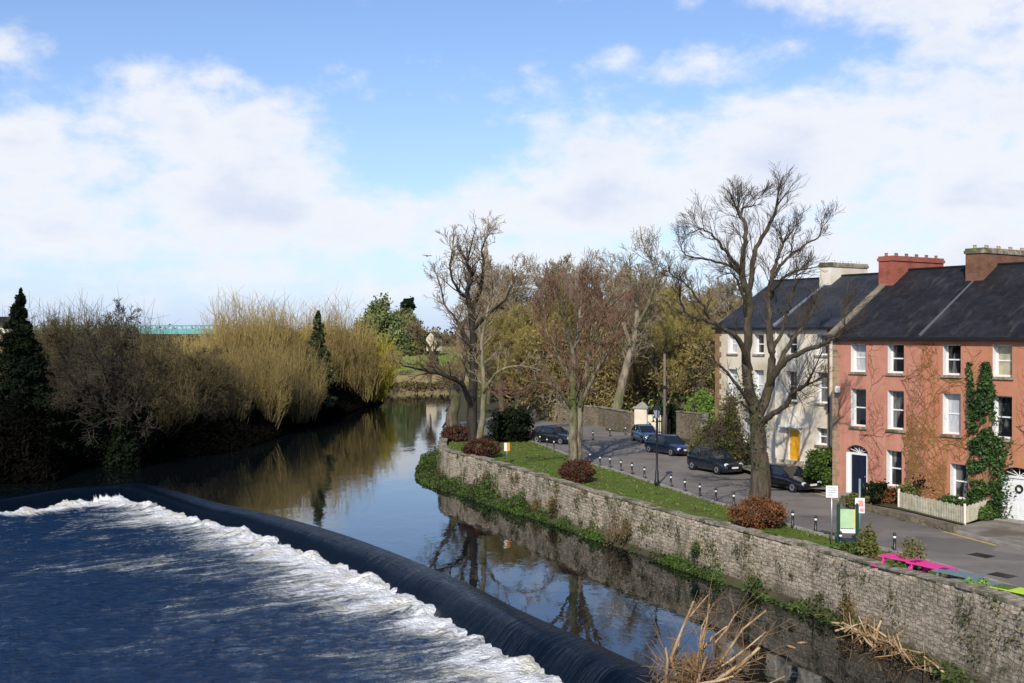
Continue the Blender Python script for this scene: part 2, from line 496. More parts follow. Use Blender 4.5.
M['kerbstone'] = mat_noise('limestone kerb', (.36, .34, .29), (.24, .22, .18), 2, .9, .3, 14)
M['paintyellow'] = mat_noise('worn yellow paint', (.55, .40, .10), (.30, .25, .16), 5, .8, c3=(.5, .36, .09))
M['soil'] = mat_noise('bank soil', (.075, .06, .035), (.045, .036, .022), 1.5, .95, .5, 6, c3=(.06, .07, .025))

def mat_asphalt():
    m, t, b = new_mat('asphalt', .85, .25)
    v = coords(t)
    c = t.mix(t.maprange(t.noise(v, .35, 5, .6, .5), .35, .65), (.155, .138, .118), (.215, .190, .160))
    c = t.mix(t.math('MULTIPLY', t.maprange(t.noise(v, 30, 3, .6), .4, .7), .35), c, (.24, .215, .185))
    dk = t.maprange(t.noise(t.mapping(v, (.5, 1.2, 1), rot=(0, 0, .5)), .5, 4, .6), .58, .68)
    c = t.mix(t.math('MULTIPLY', dk, .5), c, (.055, .052, .052))
    pv_ = t.n('ShaderNodeTexVoronoi'); pv_.distance = 'CHEBYCHEV'; t.l(t.mapping(v, (.16, .30, 1), rot=(0, 0, .35)), pv_.inputs['Vector']); pv_.inputs['Scale'].default_value = 1.0
    ps = t.n('ShaderNodeSeparateColor'); t.l(pv_.outputs['Color'], ps.inputs[0])
    c = t.mix(t.math('MULTIPLY', t.maprange(ps.outputs[0], .72, .74), .35), c, (.075, .07, .066))
    c = t.mix(t.math('MULTIPLY', t.maprange(t.noise(t.mapping(v, (2.2, .25, 1), rot=(0, 0, .28)), 1.0, 5, .65), .52, .68), .4), c, (.20, .18, .155))
    t.l(c, b.inputs['Base Color'])
    t.l(t.bump(t.noise(v, 40, 4, .7), .3, .01), b.inputs['Normal'])
    return m
M['asphalt'] = mat_asphalt()
def mat_grass(name, c1, c2, c3, sc=1.0):
    m, t, b = new_mat(name, .9, .15)
    v = coords(t)
    c = t.mix(t.maprange(t.noise(v, 1.3 * sc, 5, .6), .35, .65), c1, c2)
    c = t.mix(t.math('MULTIPLY', t.maprange(t.noise(v, .45 * sc, 6, .7, .6), .45, .65), .75), c, c3)
    c = t.mix(t.math('MULTIPLY', t.maprange(t.noise(t.mapping(v, loc=(3, 9, 0)), .8 * sc, 6, .7, .6), .52, .66), .55), c, tuple(x * .4 for x in c1))
    c = t.mix(t.math('MULTIPLY', t.maprange(t.noise(v, 14, 4, .7), .35, .7), .5), c, tuple(x * .45 for x in c1))
    t.l(c, b.inputs['Base Color'])
    t.l(t.bump(t.noise(v, 16, 5, .7), .8, .06), b.inputs['Normal'])
    return m
M['lawn'] = mat_grass('lawn grass', (.09, .145, .018), (.14, .19, .028), (.14, .125, .04))
M['field'] = mat_grass('field grass', (.16, .24, .03), (.22, .29, .05), (.30, .26, .10), .12)
def mat_ground():
    m, t, b = new_mat('rough ground', .95, .1)
    g = t.n('ShaderNodeNewGeometry'); sp = t.n('ShaderNodeSeparateXYZ'); t.l(g.outputs['Position'], sp.inputs[0])
    v = g.outputs['Position']
    dark = t.mix(t.maprange(t.noise(v, .3, 5, .6), .35, .65), (.035, .032, .016), (.07, .06, .03))
    field = t.mix(t.maprange(t.noise(v, .03, 5, .6), .4, .62), (.17, .25, .04), (.27, .23, .10))
    reed = (.22, .17, .085)
    far = t.maprange(sp.outputs[1], 232, 262)
    c = t.mix(t.maprange(sp.outputs[1], 205, 214), dark, reed)
    c = t.mix(far, c, field)
    t.l(c, b.inputs['Base Color'])
    t.l(t.bump(t.noise(v, 1.5, 5, .7), .5, .3), b.inputs['Normal'])
    return m
M['ground'] = mat_ground()

def mat_brickish(name, base, dark, lite, vine):
    """painted render with streaks and the print of old climber stems"""
    m, t, b = new_mat(name, .85, .2)
    v = coords(t)
    c = t.mix(t.maprange(t.noise(v, .8, 6, .65), .3, .7), base, lite)
    c = t.mix(t.math('MULTIPLY', t.maprange(t.noise(v, 6, 6, .7), .45, .75), .35), c, dark)
    st = t.maprange(t.noise(t.mapping(v, (2.2, 1, .16)), 1.0, 6, .65, .7), .50, .66)
    c = t.mix(t.math('MULTIPLY', st, vine[3]), c, vine[:3])
    t.l(c, b.inputs['Base Color'])
    t.l(t.bump(t.noise(v, 22, 5, .65), .25, .02), b.inputs['Normal'])
    return m
M['red1'] = mat_brickish('salmon render', (.47, .195, .135), (.33, .135, .09), (.55, .26, .19), (.36, .19, .08, .40))
M['red2'] = mat_brickish('vine stained salmon render', (.46, .185, .11), (.30, .12, .065), (.52, .23, .145), (.38, .19, .065, .65))
def mat_slate(name, c1, c2):
    m, t, b = new_mat(name, .62, .22)
    v = coords(t, 'UV')
    br = t.n('ShaderNodeTexBrick'); t.l(v, br.inputs['Vector'])
    br.inputs['Scale'].default_value = 1; br.inputs['Brick Width'].default_value = .32; br.inputs['Row Height'].default_value = .24
    br.inputs['Mortar Size'].default_value = .012; br.offset = .5
    br.inputs['Color1'].default_value = col4(c1); br.inputs['Color2'].default_value = col4(c2); br.inputs['Mortar'].default_value = (.008, .008, .009, 1)
    c = t.mix(t.math('MULTIPLY', t.maprange(t.noise(v, .5, 6, .65), .45, .7), .6), br.outputs[0], tuple(x * 2.0 for x in c2))
    c = t.mix(t.math('MULTIPLY', t.maprange(t.noise(t.mapping(v, (1.6, .35, 1)), 1.2, 7, .72, .4), .52, .68), .55), c, (.075, .07, .06))
    c = t.mix(t.math('MULTIPLY', t.maprange(t.noise(v, 2.2, 6, .75), .58, .70), .5), c, (.06, .062, .03))
    t.l(c, b.inputs['Base Color'])
    t.l(t.bump(t.math('ADD', br.outputs[1], t.noise(v, 5, 4, .6)), -.35, .03), b.inputs['Normal'])
    return m
M['slate'] = mat_slate('dark slate', (.012, .012, .014), (.020, .020, .022))
M['slate2'] = mat_slate('blue grey slate', (.022, .024, .030), (.032, .035, .042))
def mat_brick(name, c1, c2, mortar):
    m, t, b = new_mat(name, .9, .2)
    v = coords(t, 'UV')
    br = t.n('ShaderNodeTexBrick'); t.l(v, br.inputs['Vector'])
    br.inputs['Scale'].default_value = 1; br.inputs['Brick Width'].default_value = .24; br.inputs['Row Height'].default_value = .085
    br.inputs['Mortar Size'].default_value = .01
    br.inputs['Color1'].default_value = col4(c1); br.inputs['Color2'].default_value = col4(c2); br.inputs['Mortar'].default_value = col4(mortar)
    c = t.mix(t.math('MULTIPLY', t.maprange(t.noise(v, 1.2, 6, .65), .45, .7), .6), br.outputs[0], tuple(x * .45 for x in c1))
    t.l(c, b.inputs['Base Color'])
    t.l(t.bump(br.outputs[1], -.4, .01), b.inputs['Normal'])
    return m
M['brick_red'] = mat_brick('red brick', (.40, .09, .055), (.31, .07, .045), (.26, .17, .13))
M['brick_brown'] = mat_brick('brown brick', (.24, .105, .06), (.16, .075, .045), (.17, .12, .09))

# ------------------------------------------------------------------ water
ZW, ZL = -2.3, -3.30           # river above and below the weir
def mat_water():
    m, t, b = new_mat('river water', .03, .5)
    b.inputs['IOR'].default_value = 1.5
    b.inputs['Base Color'].default_value = (.004, .006, .007, 1)
    v = coords(t)
    n1 = t.noise(t.mapping(v, (.55, .30, 1), rot=(0, 0, .35)), 1.0, 4, .55, .6)
    n2 = t.noise(t.mapping(v, (.9, .5, 1), rot=(0, 0, .35)), 3.2, 3, .5)
    calm = t.maprange(t.noise(v, .06, 3, .5), .35, .65, .25, 1.0)
    h = t.math('MULTIPLY', t.math('ADD', n1, t.math('MULTIPLY', n2, .22)), calm)
    t.l(t.bump(h, .26, .055), b.inputs['Normal'])
    sp = t.n('ShaderNodeSeparateXYZ'); t.l(v, sp.inputs[0])
    t.l(t.maprange(sp.outputs[1], 60, 150, .02, .055), b.inputs['Roughness'])
    return m
M['water'] = mat_water()
def mat_pool():
    m, t, b = new_mat('churned water below weir', .08, .5)
    b.inputs['IOR'].default_value = 1.33
    v = coords(t); uv = coords(t, 'UV')
    fo = t.n('ShaderNodeAttribute'); fo.attribute_name = 'foam'
    big = t.noise(t.mapping(uv, (.34, .15, 1)), 1.0, 6, .62, .8)
    streak = t.noise(t.mapping(uv, (2.1, .34, 1), rot=(0, 0, .3)), 1.0, 8, .70, 1.0)
    fine = t.noise(v, 4.2, 9, .80, .8)
    s = t.math('ADD', t.math('ADD', t.math('MULTIPLY', streak, 1.0), t.math('MULTIPLY', big, .8)), t.math('MULTIPLY', fine, .8))
    q = t.math('ADD', fo.outputs['Fac'], t.math('MULTIPLY', t.math('SUBTRACT', s, 1.30), 1.6))
    f0 = t.maprange(q, .30, .72)
    f = t.maprange(q, .44, .88)
    tan = t.mix(t.maprange(t.noise(v, .6, 3, .5), .45, .65), (.86, .86, .84), (.70, .66, .54))
    c = t.mix(f0, (.005, .026, .075), (.085, .135, .18))
    c = t.mix(f, c, tan)
    t.l(c, b.inputs['Base Color'])
    t.l(t.math('ADD', t.math('MULTIPLY', f, .6), .06), b.inputs['Roughness'])
    w1 = t.noise(t.mapping(v, (1.0, 1.3, 1), rot=(0, 0, -.25)), 1.6, 5, .62, 1.0)
    w2 = t.noise(t.mapping(v, (1.0, 1.2, 1), rot=(0, 0, -.2)), 5.5, 4, .6, .6)
    h = t.math('ADD', t.math('ADD', w1, t.math('MULTIPLY', w2, .35)), t.math('MULTIPLY', f, .3))
    t.l(t.bump(h, 1.0, .42), b.inputs['Normal'])
    return m
M['pool'] = mat_pool()
def mat_weir():
    m, t, b = new_mat('water sheet on weir', .03, .2)
    b.inputs['IOR'].default_value = 1.33
    uv = coords(t, 'UV')
    fo = t.n('ShaderNodeAttribute'); fo.attribute_name = 'foam'
    st = t.noise(t.mapping(uv, (2.6, .35, 1)), 1.0, 6, .65, .25)
    st2 = t.noise(t.mapping(uv, (9, .5, 1)), 1.0, 4, .6, .2)
    s = t.math('ADD', t.math('MULTIPLY', st, .7), t.math('MULTIPLY', st2, .3))
    f = t.maprange(t.math('ADD', fo.outputs['Fac'], t.math('MULTIPLY', t.math('SUBTRACT', s, .5), 2.0)), .52, .80)
    t.l(t.mix(f, (.0015, .004, .009), (.80, .80, .76)), b.inputs['Base Color'])
    t.l(t.math('ADD', t.math('MULTIPLY', f, .5), .05), b.inputs['Roughness'])
    t.l(t.bump(s, .6, .13), b.inputs['Normal'])
    return m
M['weir'] = mat_weir()

crest_px = [(-60, 507), (0, 498), (60, 490), (105, 486), (134, 485), (170, 494), (214, 506), (260, 516), (320, 533), (370, 551), (418, 571), (460, 590), (503, 613), (568, 643), (623, 669), (665, 689)]
crest = [at(x, y, ZW) for x, y in crest_px]
EAST = (crest[-1] - crest[-2]).normalized()
crest = smoothline(crest, 6)
# width direction of each crest point towards the lower pool
cn = []
for i, p in enumerate(crest):
    d = (crest[min(i + 2, len(crest) - 1)] - crest[max(i - 2, 0)]).normalized()
    cn.append(Vector((d.y, -d.x, 0)))
apex_i = max(range(len(crest)), key=lambda i: crest[i].y)
RUN = 1.25
def build_weir():
    prof = [(-.8, .012), (-.5, .004), (-.2, -.02), (.08, -.07), (.3, -.15), (.5, -.28), (.7, -.46), (.9, -.66), (1.1, -.86), (1.4, -1.1)]
    n = len(crest); V = []; UV = []; fo = []
    s = 0
    arc = [0]
    for a, b in zip(crest[:-1], crest[1:]): arc.append(arc[-1] + (b - a).length)
    rng = np.random.default_rng(3)
    for i, p in enumerate(crest):
        jag = .30 * (fbm(np.array([arc[i] * .55]), np.array([2.0]), 9)[0] - .45) + .10 * (vnoise(np.array([arc[i] * 2.3]), np.array([1.0]), 6)[0] - .5)
        for k, (u, z) in enumerate(prof):
            q = p + cn[i] * (u + (jag if k >= 2 else 0) * min(1, k / 4))
            w = .0 if k < 2 else .13 * (vnoise(np.array([arc[i] * 1.2]), np.array([u * .8]), 5)[0] - .5) * min(1, k / 4)
            V.append((q.x, q.y, ZW + z + w)); UV.append((arc[i], u))
            near = math.exp(-((arc[i] - arc[apex_i] + 1.6) / 1.6) ** 2)
            fo.append(min(1, max(0, (u - .2)) / 1.3) ** 2.3 * .70 + near * min(1, max(0, u * .8)) * .62)
    m = len(prof)
    q = [(i * m + k, i * m + k + 1, (i + 1) * m + k + 1, (i + 1) * m + k) for i in range(n - 1) for k in range(m - 1)]
    me = mesh_np('weir', V, q, smooth=True); add_uv(me, UV); add_attr(me, 'foam', fo)
    o = link('weir', me, M['weir'])
    tag(o, 'long sloping weir with dark sheet of water crossing the river', 'weir')
build_weir()
foot = [p + n_ * 1.18 for p, n_ in zip(crest, cn)]

WALL_PX = [(451, 421, .3), (443.5, 428, .3), (441, 437, .3), (442, 448, .3), (481, 458, .3), (512, 467, .3), (553, 479, .3), (594, 491.5, .3), (635, 502, .3), (680, 514, .3),
           (724, 525, .3), (807, 546, .35), (869, 562, .5), (944, 581, .75), (1024, 606, .9)]
wall_top = [at(x, y, z) for x, y, z in WALL_PX]
ext = (wall_top[-1] - wall_top[-2]); ext.z = 0; ext.normalize()
wall_top.append(wall_top[-1] + ext * 22)
wall_line = smoothline(wall_top, 8)

left_bank_px = [(-160, 486), (0, 484), (48, 482), (70, 471), (90, 464), (120, 461), (160, 459), (195, 456), (230, 451), (262, 442), (300, 427), (330, 418), (352, 411), (372, 405), (381, 401)]
left_bank = [at(x, y, ZW) for x, y in left_bank_px]
lb_line = [Vector((-160, 78, ZW))] + left_bank + [Vector((-30, 218, ZW)), Vector((-85, 226, ZW))]
rb_line = [w.copy() for w in wall_line[::-1]]
far_rb = [at(441, 425, ZW), at(444, 412, ZW), at(446, 404, ZW), Vector((-7, 214, ZW)), Vector((30, 226, ZW))]
river_poly = [(-160, -60)] + [(p.x, p.y) for p in lb_line] + [(-85, 240), (30, 240)] + [(p.x, p.y) for p in far_rb[::-1]] + [(p.x, p.y) for p in wall_line] + [(36, 0), (60, -60)]

def ground():
    gx = np.unique(np.concatenate([np.linspace(-3500, -160, 24), np.linspace(-160, 70, 150), np.linspace(70, 3500, 24)]))
    gy = np.unique(np.concatenate([np.linspace(-300, 0, 10), np.linspace(0, 340, 200), np.linspace(340, 7000, 40)]))
    X, Y = np.meshgrid(gx, gy)
    inn = inside(X, Y, river_poly)
    dL, _ = polydist(X, Y, [(p.x, p.y) for p in lb_line])
    dR, _ = polydist(X, Y, [(p.x, p.y) for p in (wall_line[::-1] + far_rb)])
    dF = np.abs(Y - 240.0)
    left = (X < -5)
    d = np.minimum(dL, dR)
    Z = -2.2 + 2.0 * (1 - np.exp(-d / 8.0)) + .5 * (fbm(X * .06, Y * .06, 2) - .5)
    # right bank flat terrace is its own sheet: stay under it
    rightside = (X > -8) & (Y < 205)
    Z = np.where(rightside, -.45, Z)
    Z = np.where(~left & (dR < 2.5) & (Y < 205), -4.6, Z)
    fr = np.clip((Y - 214) / 110, 0, 1)
    Z = np.where(Y > 214, -2.1 + 7.6 * fr ** .8 + .5 * (fbm(X * .03, Y * .03, 5) - .5) * 2 * fr, Z)
    Z = np.where(inn, -4.8, Z)
    Z = np.where((Y > 700), 5.4, Z)
    o = link('ground', grid_mesh('ground', X, Y, Z), M['ground']); tag(o, kind='structure')
ground()

def river():
    gx = np.linspace(-160, 40, 120); gy = np.linspace(20, 245, 150)
    up = [(p.x, p.y) for p in crest]
    # upstream sheet: from the crest to the far bend
    up_line = [p - n_ * .72 for p, n_ in zip(crest, cn)]
    poly = [Vector((-170, 60, 0)), Vector((-170, 245, 0)), Vector((60, 245, 0)), Vector((60, 10, 0))]
    east = up_line[-1]
    V = [(p.x, p.y, ZW) for p in up_line] + [(east.x + 6, east.y - 9, ZW), (60, 10, ZW), (60, 245, ZW), (-170, 245, ZW), (-170, 60, ZW)]
    me = bpy.data.meshes.new('river'); me.from_pydata(V, [], [tuple(range(len(V)))[::-1]]); me.update()
    o = link('river', me, M['water']); tag(o, kind='structure')
    # lower pool
    X, Y = np.meshgrid(np.arange(-75, 14, .17), np.arange(14, 96, .17))
    fl = [(p.x, p.y) for p in foot]
    d, s = polydist(X, Y, fl)
    poolp = fl + [(30, 0), (-160, 0), (-160, 75)]
    inn = inside(X, Y, poolp)
    sd = np.where(inn, d, -d)
    arc_ap = polydist(np.array([foot[apex_i].x]), np.array([foot[apex_i].y]), fl)[1][0]
    w = np.where(s < arc_ap, 2.2, 4.6 + .04 * np.maximum(0, s - arc_ap))
    w = w * (.45 + 1.1 * vnoise(X * .2, Y * .2, 11))
    foam = np.exp(-(np.maximum(sd, 0) / w) ** 1.15) * .92
    foam += .10 * np.exp(-np.maximum(sd, 0) / 14.0)
    # white tongue running out from the corner of the weir
    ax, ay = foot[apex_i].x, foot[apex_i].y
    tx, ty = X - ax, Y - ay
    dirx, diry = -.62, -.78
    al = tx * dirx + ty * diry; ac = -tx * diry + ty * dirx
    foam += .75 * np.exp(-(ac / 1.5) ** 2) * np.exp(-((al - 2.0) / 7.0) ** 2)
    foam += .30 * (fbm(X * .10 + 5, Y * .22, 21) - .42)
    foam = np.clip(foam, 0, 1.1)
    Z = ZL + .10 * (fbm(X * .5, Y * .7, 31) - .5) * 2 + .05 * (vnoise(X * 1.6, Y * 2.2, 9) - .5)
    lump = np.exp(-(np.maximum(sd, 0) / 1.2) ** 2) * np.exp(-(np.minimum(sd, 0) / .45) ** 2)
    Z += lump * (.0 + .75 * np.maximum(0, fbm(X * 1.5, Y * 1.5, 17) - .25) * (.35 + 1.1 * vnoise(X * .7, Y * .7, 4)))
    Z += np.exp(-(np.maximum(sd, 0) / 4.5)) * .28 * (fbm(X * 1.3, Y * 1.3, 41) - .4)
    me = grid_mesh('river_pool', X, Y, Z, keep=sd > -1.1)
    UV = np.stack([s, sd], -1).reshape(-1, 2); add_uv(me, UV); add_attr(me, 'foam', foam.ravel())
    o = link('river_below_weir', me, M['pool']); tag(o, kind='structure')
river()

# ------------------------------------------------------------------ right bank: terrace, lawn, road
def sheet(name, pts, z, mat, kind='structure', label=None, cat=None):
    from mathutils.geometry import tessellate_polygon
    P = [Vector((p[0], p[1], 0)) for p in pts]
    tris = tessellate_polygon([P])
    me = bpy.data.meshes.new(name)
    me.from_pydata([(p.x, p.y, z) for p in P], [], [tuple(t) for t in tris]); me.update()
    import bmesh
    bm = bmesh.new(); bm.from_mesh(me); bmesh.ops.recalc_face_normals(bm, faces=bm.faces[:])
    for f in bm.faces:
        if f.normal.z < 0: f.normal_flip()
    bm.to_mesh(me); bm.free()
    o = link(name, me, mat); tag(o, label, cat, kind=kind); return o

inner = []
for i, p in enumerate(wall_line):
    d = (wall_line[min(i + 1, len(wall_line) - 1)] - wall_line[max(i - 1, 0)]); d.z = 0; d.normalize()
    nb = Vector((-d.y, d.x, 0))          # away from the river
    inner.append(Vector((p.x, p.y, 0)) + nb * .3)
terrace = inner + [Vector((120, 10, 0)), Vector((160, 205, 0)), Vector((-9.5, 203, 0)), at(450, 404, ZW), at(446, 425, ZW) + Vector((1.2, 0, 0))]
sheet('riverside_ground', terrace, -.03, M['soil'])
road_left = [at(x, y) for x, y in [(1150, 640), (1024, 592), (895, 553), (816, 534), (734, 509), (671, 489), (610, 469.5), (590, 464), (554, 450), (526, 440), (500, 436), (470, 437), (452, 436)]]
road_far = [at(x, y) for x, y in [(452, 423), (480, 420), (530, 408), (575, 399), (604, 402), (606, 431), (640, 434), (660, 440), (690, 447), (730, 461), (765, 474), (800, 486), (845, 501), (900, 516), (957, 533), (1003, 545), (1150, 584)]]
sheet('lawn', [p for p in inner[8:]] + [road_left[0]] + road_left[1:11] + [at(470, 440), at(452, 438)], .0, M['lawn'])
sheet('road', road_left + road_far, .012, M['asphalt'])
# pavement between the houses and the road
pv = [at(x, y) for x, y in [(690, 447), (730, 461), (765, 474), (800, 486), (845, 501), (900, 516), (957, 533), (1003, 545), (1150, 584)]]
pv_back = [p + Vector((.831, .556, 0)) * 9 for p in pv[::-1]]
sheet('pavement', pv + pv_back, .10, M['concrete'])
def ribbon(name, line, w, z0, z1, mat):
    mb = MB()
    L = smoothline(line, 5)
    off = []
    for i, p in enumerate(L):
        d = (L[min(i + 1, len(L) - 1)] - L[max(i - 1, 0)]); d.z = 0; d.normalize(); off.append(Vector((-d.y, d.x, 0)) * w / 2)
    for i in range(len(L) - 1):
        a, b, oa, ob = L[i], L[i + 1], off[i], off[i + 1]
        def q(p, o, z): return (p.x + o.x, p.y + o.y, z)
        mb.quad(q(a, oa, z1), q(a, -oa, z1), q(b, -ob, z1), q(b, ob, z1))
        if z1 - z0 > .02:
            mb.quad(q(a, oa, z0), q(a, oa, z1), q(b, ob, z1), q(b, ob, z0))
            mb.quad(q(a, -oa, z1), q(a, -oa, z0), q(b, -ob, z0), q(b, -ob, z1))
    me_o = mb.build(name, mat); tag(me_o, kind='structure'); return me_o
ribbon('kerb', pv, .18, 0, .13, M['kerbstone'])
ribbon('lawn_kerb', road_left[1:11], .22, 0, .10, M['kerbstone'])
yl = [p + Vector((-.831, -.556, 0)) * .45 for p in pv]
ribbon('road_marking_yellow_line', [yl[3], yl[4] * .6 + yl[5] * .4], .16, .017, .017, M['paintyellow'])
ribbon('road_marking_yellow_dash', [yl[6] * .85 + yl[5] * .15 + Vector((0, -.2, 0)), yl[7]], .22, .017, .017, M['paintyellow'])
for i, (x, y) in enumerate([(983, 556), (1004, 576), (826, 533)]):
    p = at(x - 1, y)
    mb = MB(); mb.box(-.45, .45, -.35, .35, 0, .006)
    o = mb.build('drain_cover', M['iron']); o.location = (p.x, p.y, .016); o.rotation_euler = (0, 0, -.98)
    tag(o, ['rusty dark drain cover in the road by the teal tables', 'dark drain cover in the road farther right, near the lime table', 'dark drain cover at the road edge beside the green info board'][i], 'drain cover', 'drain covers in the road')

def river_wall():
    """rubble retaining wall with coping, following the bank"""
    L = wall_line; n = len(L)
    arc = [0]
    for a, b in zip(L[:-1], L[1:]): arc.append(arc[-1] + (b - a).length)
    # resample
    step = .35; S_ = np.arange(0, arc[-1], step)
    P = np.array([[np.interp(s, arc, [p[k] for p in L]) for k in range(3)] for s in S_])
    T = np.gradient(P, axis=0); T[:, 2] = 0; T /= np.linalg.norm(T, axis=1)[:, None]
    Nf = np.stack([T[:, 1], -T[:, 0], 0 * T[:, 0]], -1)          # towards the river
    rows = 14; V = []; UV = []
    for i, s in enumerate(S_):
        for k in range(rows):
            f = k / (rows - 1); z = -4.5 + (P[i, 2] - .10 + 4.5) * f
            off = .10 * (1 - f) + .10 * (fbm(np.array([s * .9]), np.array([z * 1.8]), 3)[0] - .5) + .05 * (vnoise(np.array([s * 2.7]), np.array([z * 5]), 8)[0] - .5)
            q = P[i] + Nf[i] * off; V.append((q[0], q[1], z)); UV.append((s, z))
        q = P[i] - Nf[i] * .55; V.append((q[0], q[1], P[i, 2] - .10)); UV.append((s, P[i, 2] + .45))
        V.append((q[0], q[1], -.5)); UV.append((s, P[i, 2] + 1))
    m = rows + 2
    Q = [(i * m + k, (i + 1) * m + k, (i + 1) * m + k + 1, i * m + k + 1) for i in range(len(S_) - 1) for k in range(m - 1)]
    root = thing('river_wall', 'long curved rubble stone wall holding up the grassy bank above the river', 'stone wall', (P[0][0], P[0][1], -3))
    V = np.array(V) - np.array([P[0][0], P[0][1], -3])
    me = mesh_np('masonry', V, Q, smooth=False); add_uv(me, UV); link('masonry', me, M['rubble'], root)
    # coping of irregular slabs
    mb = MB(); rng = random.Random(4); i = 0
    while i < len(S_) - 3:
        k = rng.choice([2, 3, 3, 4]); j = min(i + k, len(S_) - 1)
        a, b = P[i] + (P[j] - P[i]) * .015, P[j] - (P[j] - P[i]) * .015
        zj = rng.uniform(-.07, .04); wj = rng.uniform(.0, .10)
        f1, f2 = Nf[i] * wj, Nf[j] * wj; b1, b2 = -Nf[i] * (.58 + rng.uniform(0, .08)), -Nf[j] * .6
        z0 = -.099; base = np.array([P[0][0], P[0][1], -3])
        c = [a + f1, b + f2, b + b2, a + b1]
        lo = [tuple(p - base + np.array([0, 0, z0])) for p in c]; hi = [tuple(p - base + np.array([0, 0, zj + rng.uniform(-.01, .01)])) for p in c]
        n0 = len(mb.v); mb.v += lo + hi
        for q in ((3, 2, 1, 0), (4, 5, 6, 7), (0, 1, 5, 4), (1, 2, 6, 5), (2, 3, 7, 6), (3, 0, 4, 7)): mb.f.append(tuple(n0 + x for x in q))
        i = j
    mb.build('coping', M['coping'], root)
    return P, Nf, S_
WP, WN, WS = river_wall()

# ------------------------------------------------------------------ houses
DV = Vector((-.556, .831, 0)); NB = Vector((.831, .556, 0))        # along the terrace (away) and into the houses
F0 = Vector((19.1, 63.1, 0))
ROT = math.atan2(-.831, .556)
def wall_face(mb, x0, x1, z0, z1, ops, y=0.0):
    """front wall with real openings"""
    xs = sorted({x0, x1, *[o[0] for o in ops], *[o[1] for o in ops]}); zs = sorted({z0, z1, *[o[2] for o in ops], *[o[3] for o in ops]})
    for a, b in zip(xs[:-1], xs[1:]):
        for c, d in zip(zs[:-1], zs[1:]):
            mx, mz = (a + b) / 2, (c + d) / 2
            if any(o[0] < mx < o[1] and o[2] < mz < o[3] for o in ops): continue
            mb.quad((a, y, c), (b, y, c), (b, y, d), (a, y, d))
def reveal(mb, o, depth, y=0.0):
    a, b, c, d = o[:4]; y1 = y + depth
    mb.quad((a, y, c), (a, y, d), (a, y1, d), (a, y1, c)); mb.quad((b, y, d), (b, y, c), (b, y1, c), (b, y1, d))
    mb.quad((a, y, d), (b, y, d), (b, y1, d), (a, y1, d)); mb.quad((b, y, c), (a, y, c), (a, y1, c), (b, y1, c))
def uv_box(o):
    """metre uv by face direction"""
    me = o.data; lay = me.uv_layers.new(name='UVMap')
    for p in me.polygons:
        n = p.normal
        for li in p.loop_indices:
            c = me.vertices[me.loops[li].vertex_index].co
            if abs(n.y) >= abs(n.x) and abs(n.z) < .9: uv = (c.x, c.z / max(.3, math.sqrt(1 - n.z * n.z)))
            elif abs(n.z) < .9: uv = (c.y, c.z)
            else: uv = (c.x, c.y)
            lay.data[li].uv = uv
def sash(root, o, depth=.30, pane='glass', lintel=False, label=None):
    a, b, c, d = o; y = depth - .10
    fr = MB(); w = .075
    fr.box(a, a + w, y, y + .09, c, d).box(b - w, b, y, y + .09, c, d)
    fr.box(a + w, b - w, y, y + .09, d - w, d).box(a + w, b - w, y, y + .09, c, c + w * 1.3)
    m = (c + d) / 2
    fr.box(a + w, b - w, y + .01, y + .08, m - .035, m + .035)
    win = fr.build('window', M['white'], root)
    rv = MB(); rv.quad((a + .003, .0, c), (a + .003, .0, d), (a + .003, y, d), (a + .003, y, c)); rv.build('window_reveal', M['white'], win)
    rv = MB(); rv.quad((b - .003, 0, d), (b - .003, 0, c), (b - .003, y, c), (b - .003, y, d)); rv.build('window_reveal', M['white'], win)
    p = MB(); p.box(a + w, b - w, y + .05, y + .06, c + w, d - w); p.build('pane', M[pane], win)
    s = MB(); s.box(a - .09, b + .09, -.10, depth - .1, c - .13, c - .003); s.build('sill', M['coping'], win)
    if pane == 'half':
        pass
    return win
def chimney(root, cx, cy, L, W, z0, z1, mat, pots, potmat, capmat):
    mb = MB(); mb.box(cx - W / 2, cx + W / 2, cy - L / 2, cy + L / 2, z0, z1 - .3)
    ch = mb.build('chimney', mat, root); uv_box(ch)
    c = MB(); c.box(cx - W / 2 - .07, cx + W / 2 + .07, cy - L / 2 - .07, cy + L / 2 + .07, z1 - .298, z1 - .12)
    c.box(cx - W / 2 - .02, cx + W / 2 + .02, cy - L / 2 - .02, cy + L / 2 + .02, z1 - .118, z1)
    k = c.build('chimney_cap', capmat, ch); uv_box(k)
    for i in range(pots):
        y = cy - L / 2 + (i + .5) * L / pots
        q = MB(); q.lathe([(.10, 0), (.09, .06), (.08, .15), (.10, .16), (.10, .20)], 10, (cx + (.16 if i % 2 else -.16), y, z1))
        q.build('chimney_pot', potmat, ch, smooth=True)
    return ch
DEPTH = 12.0
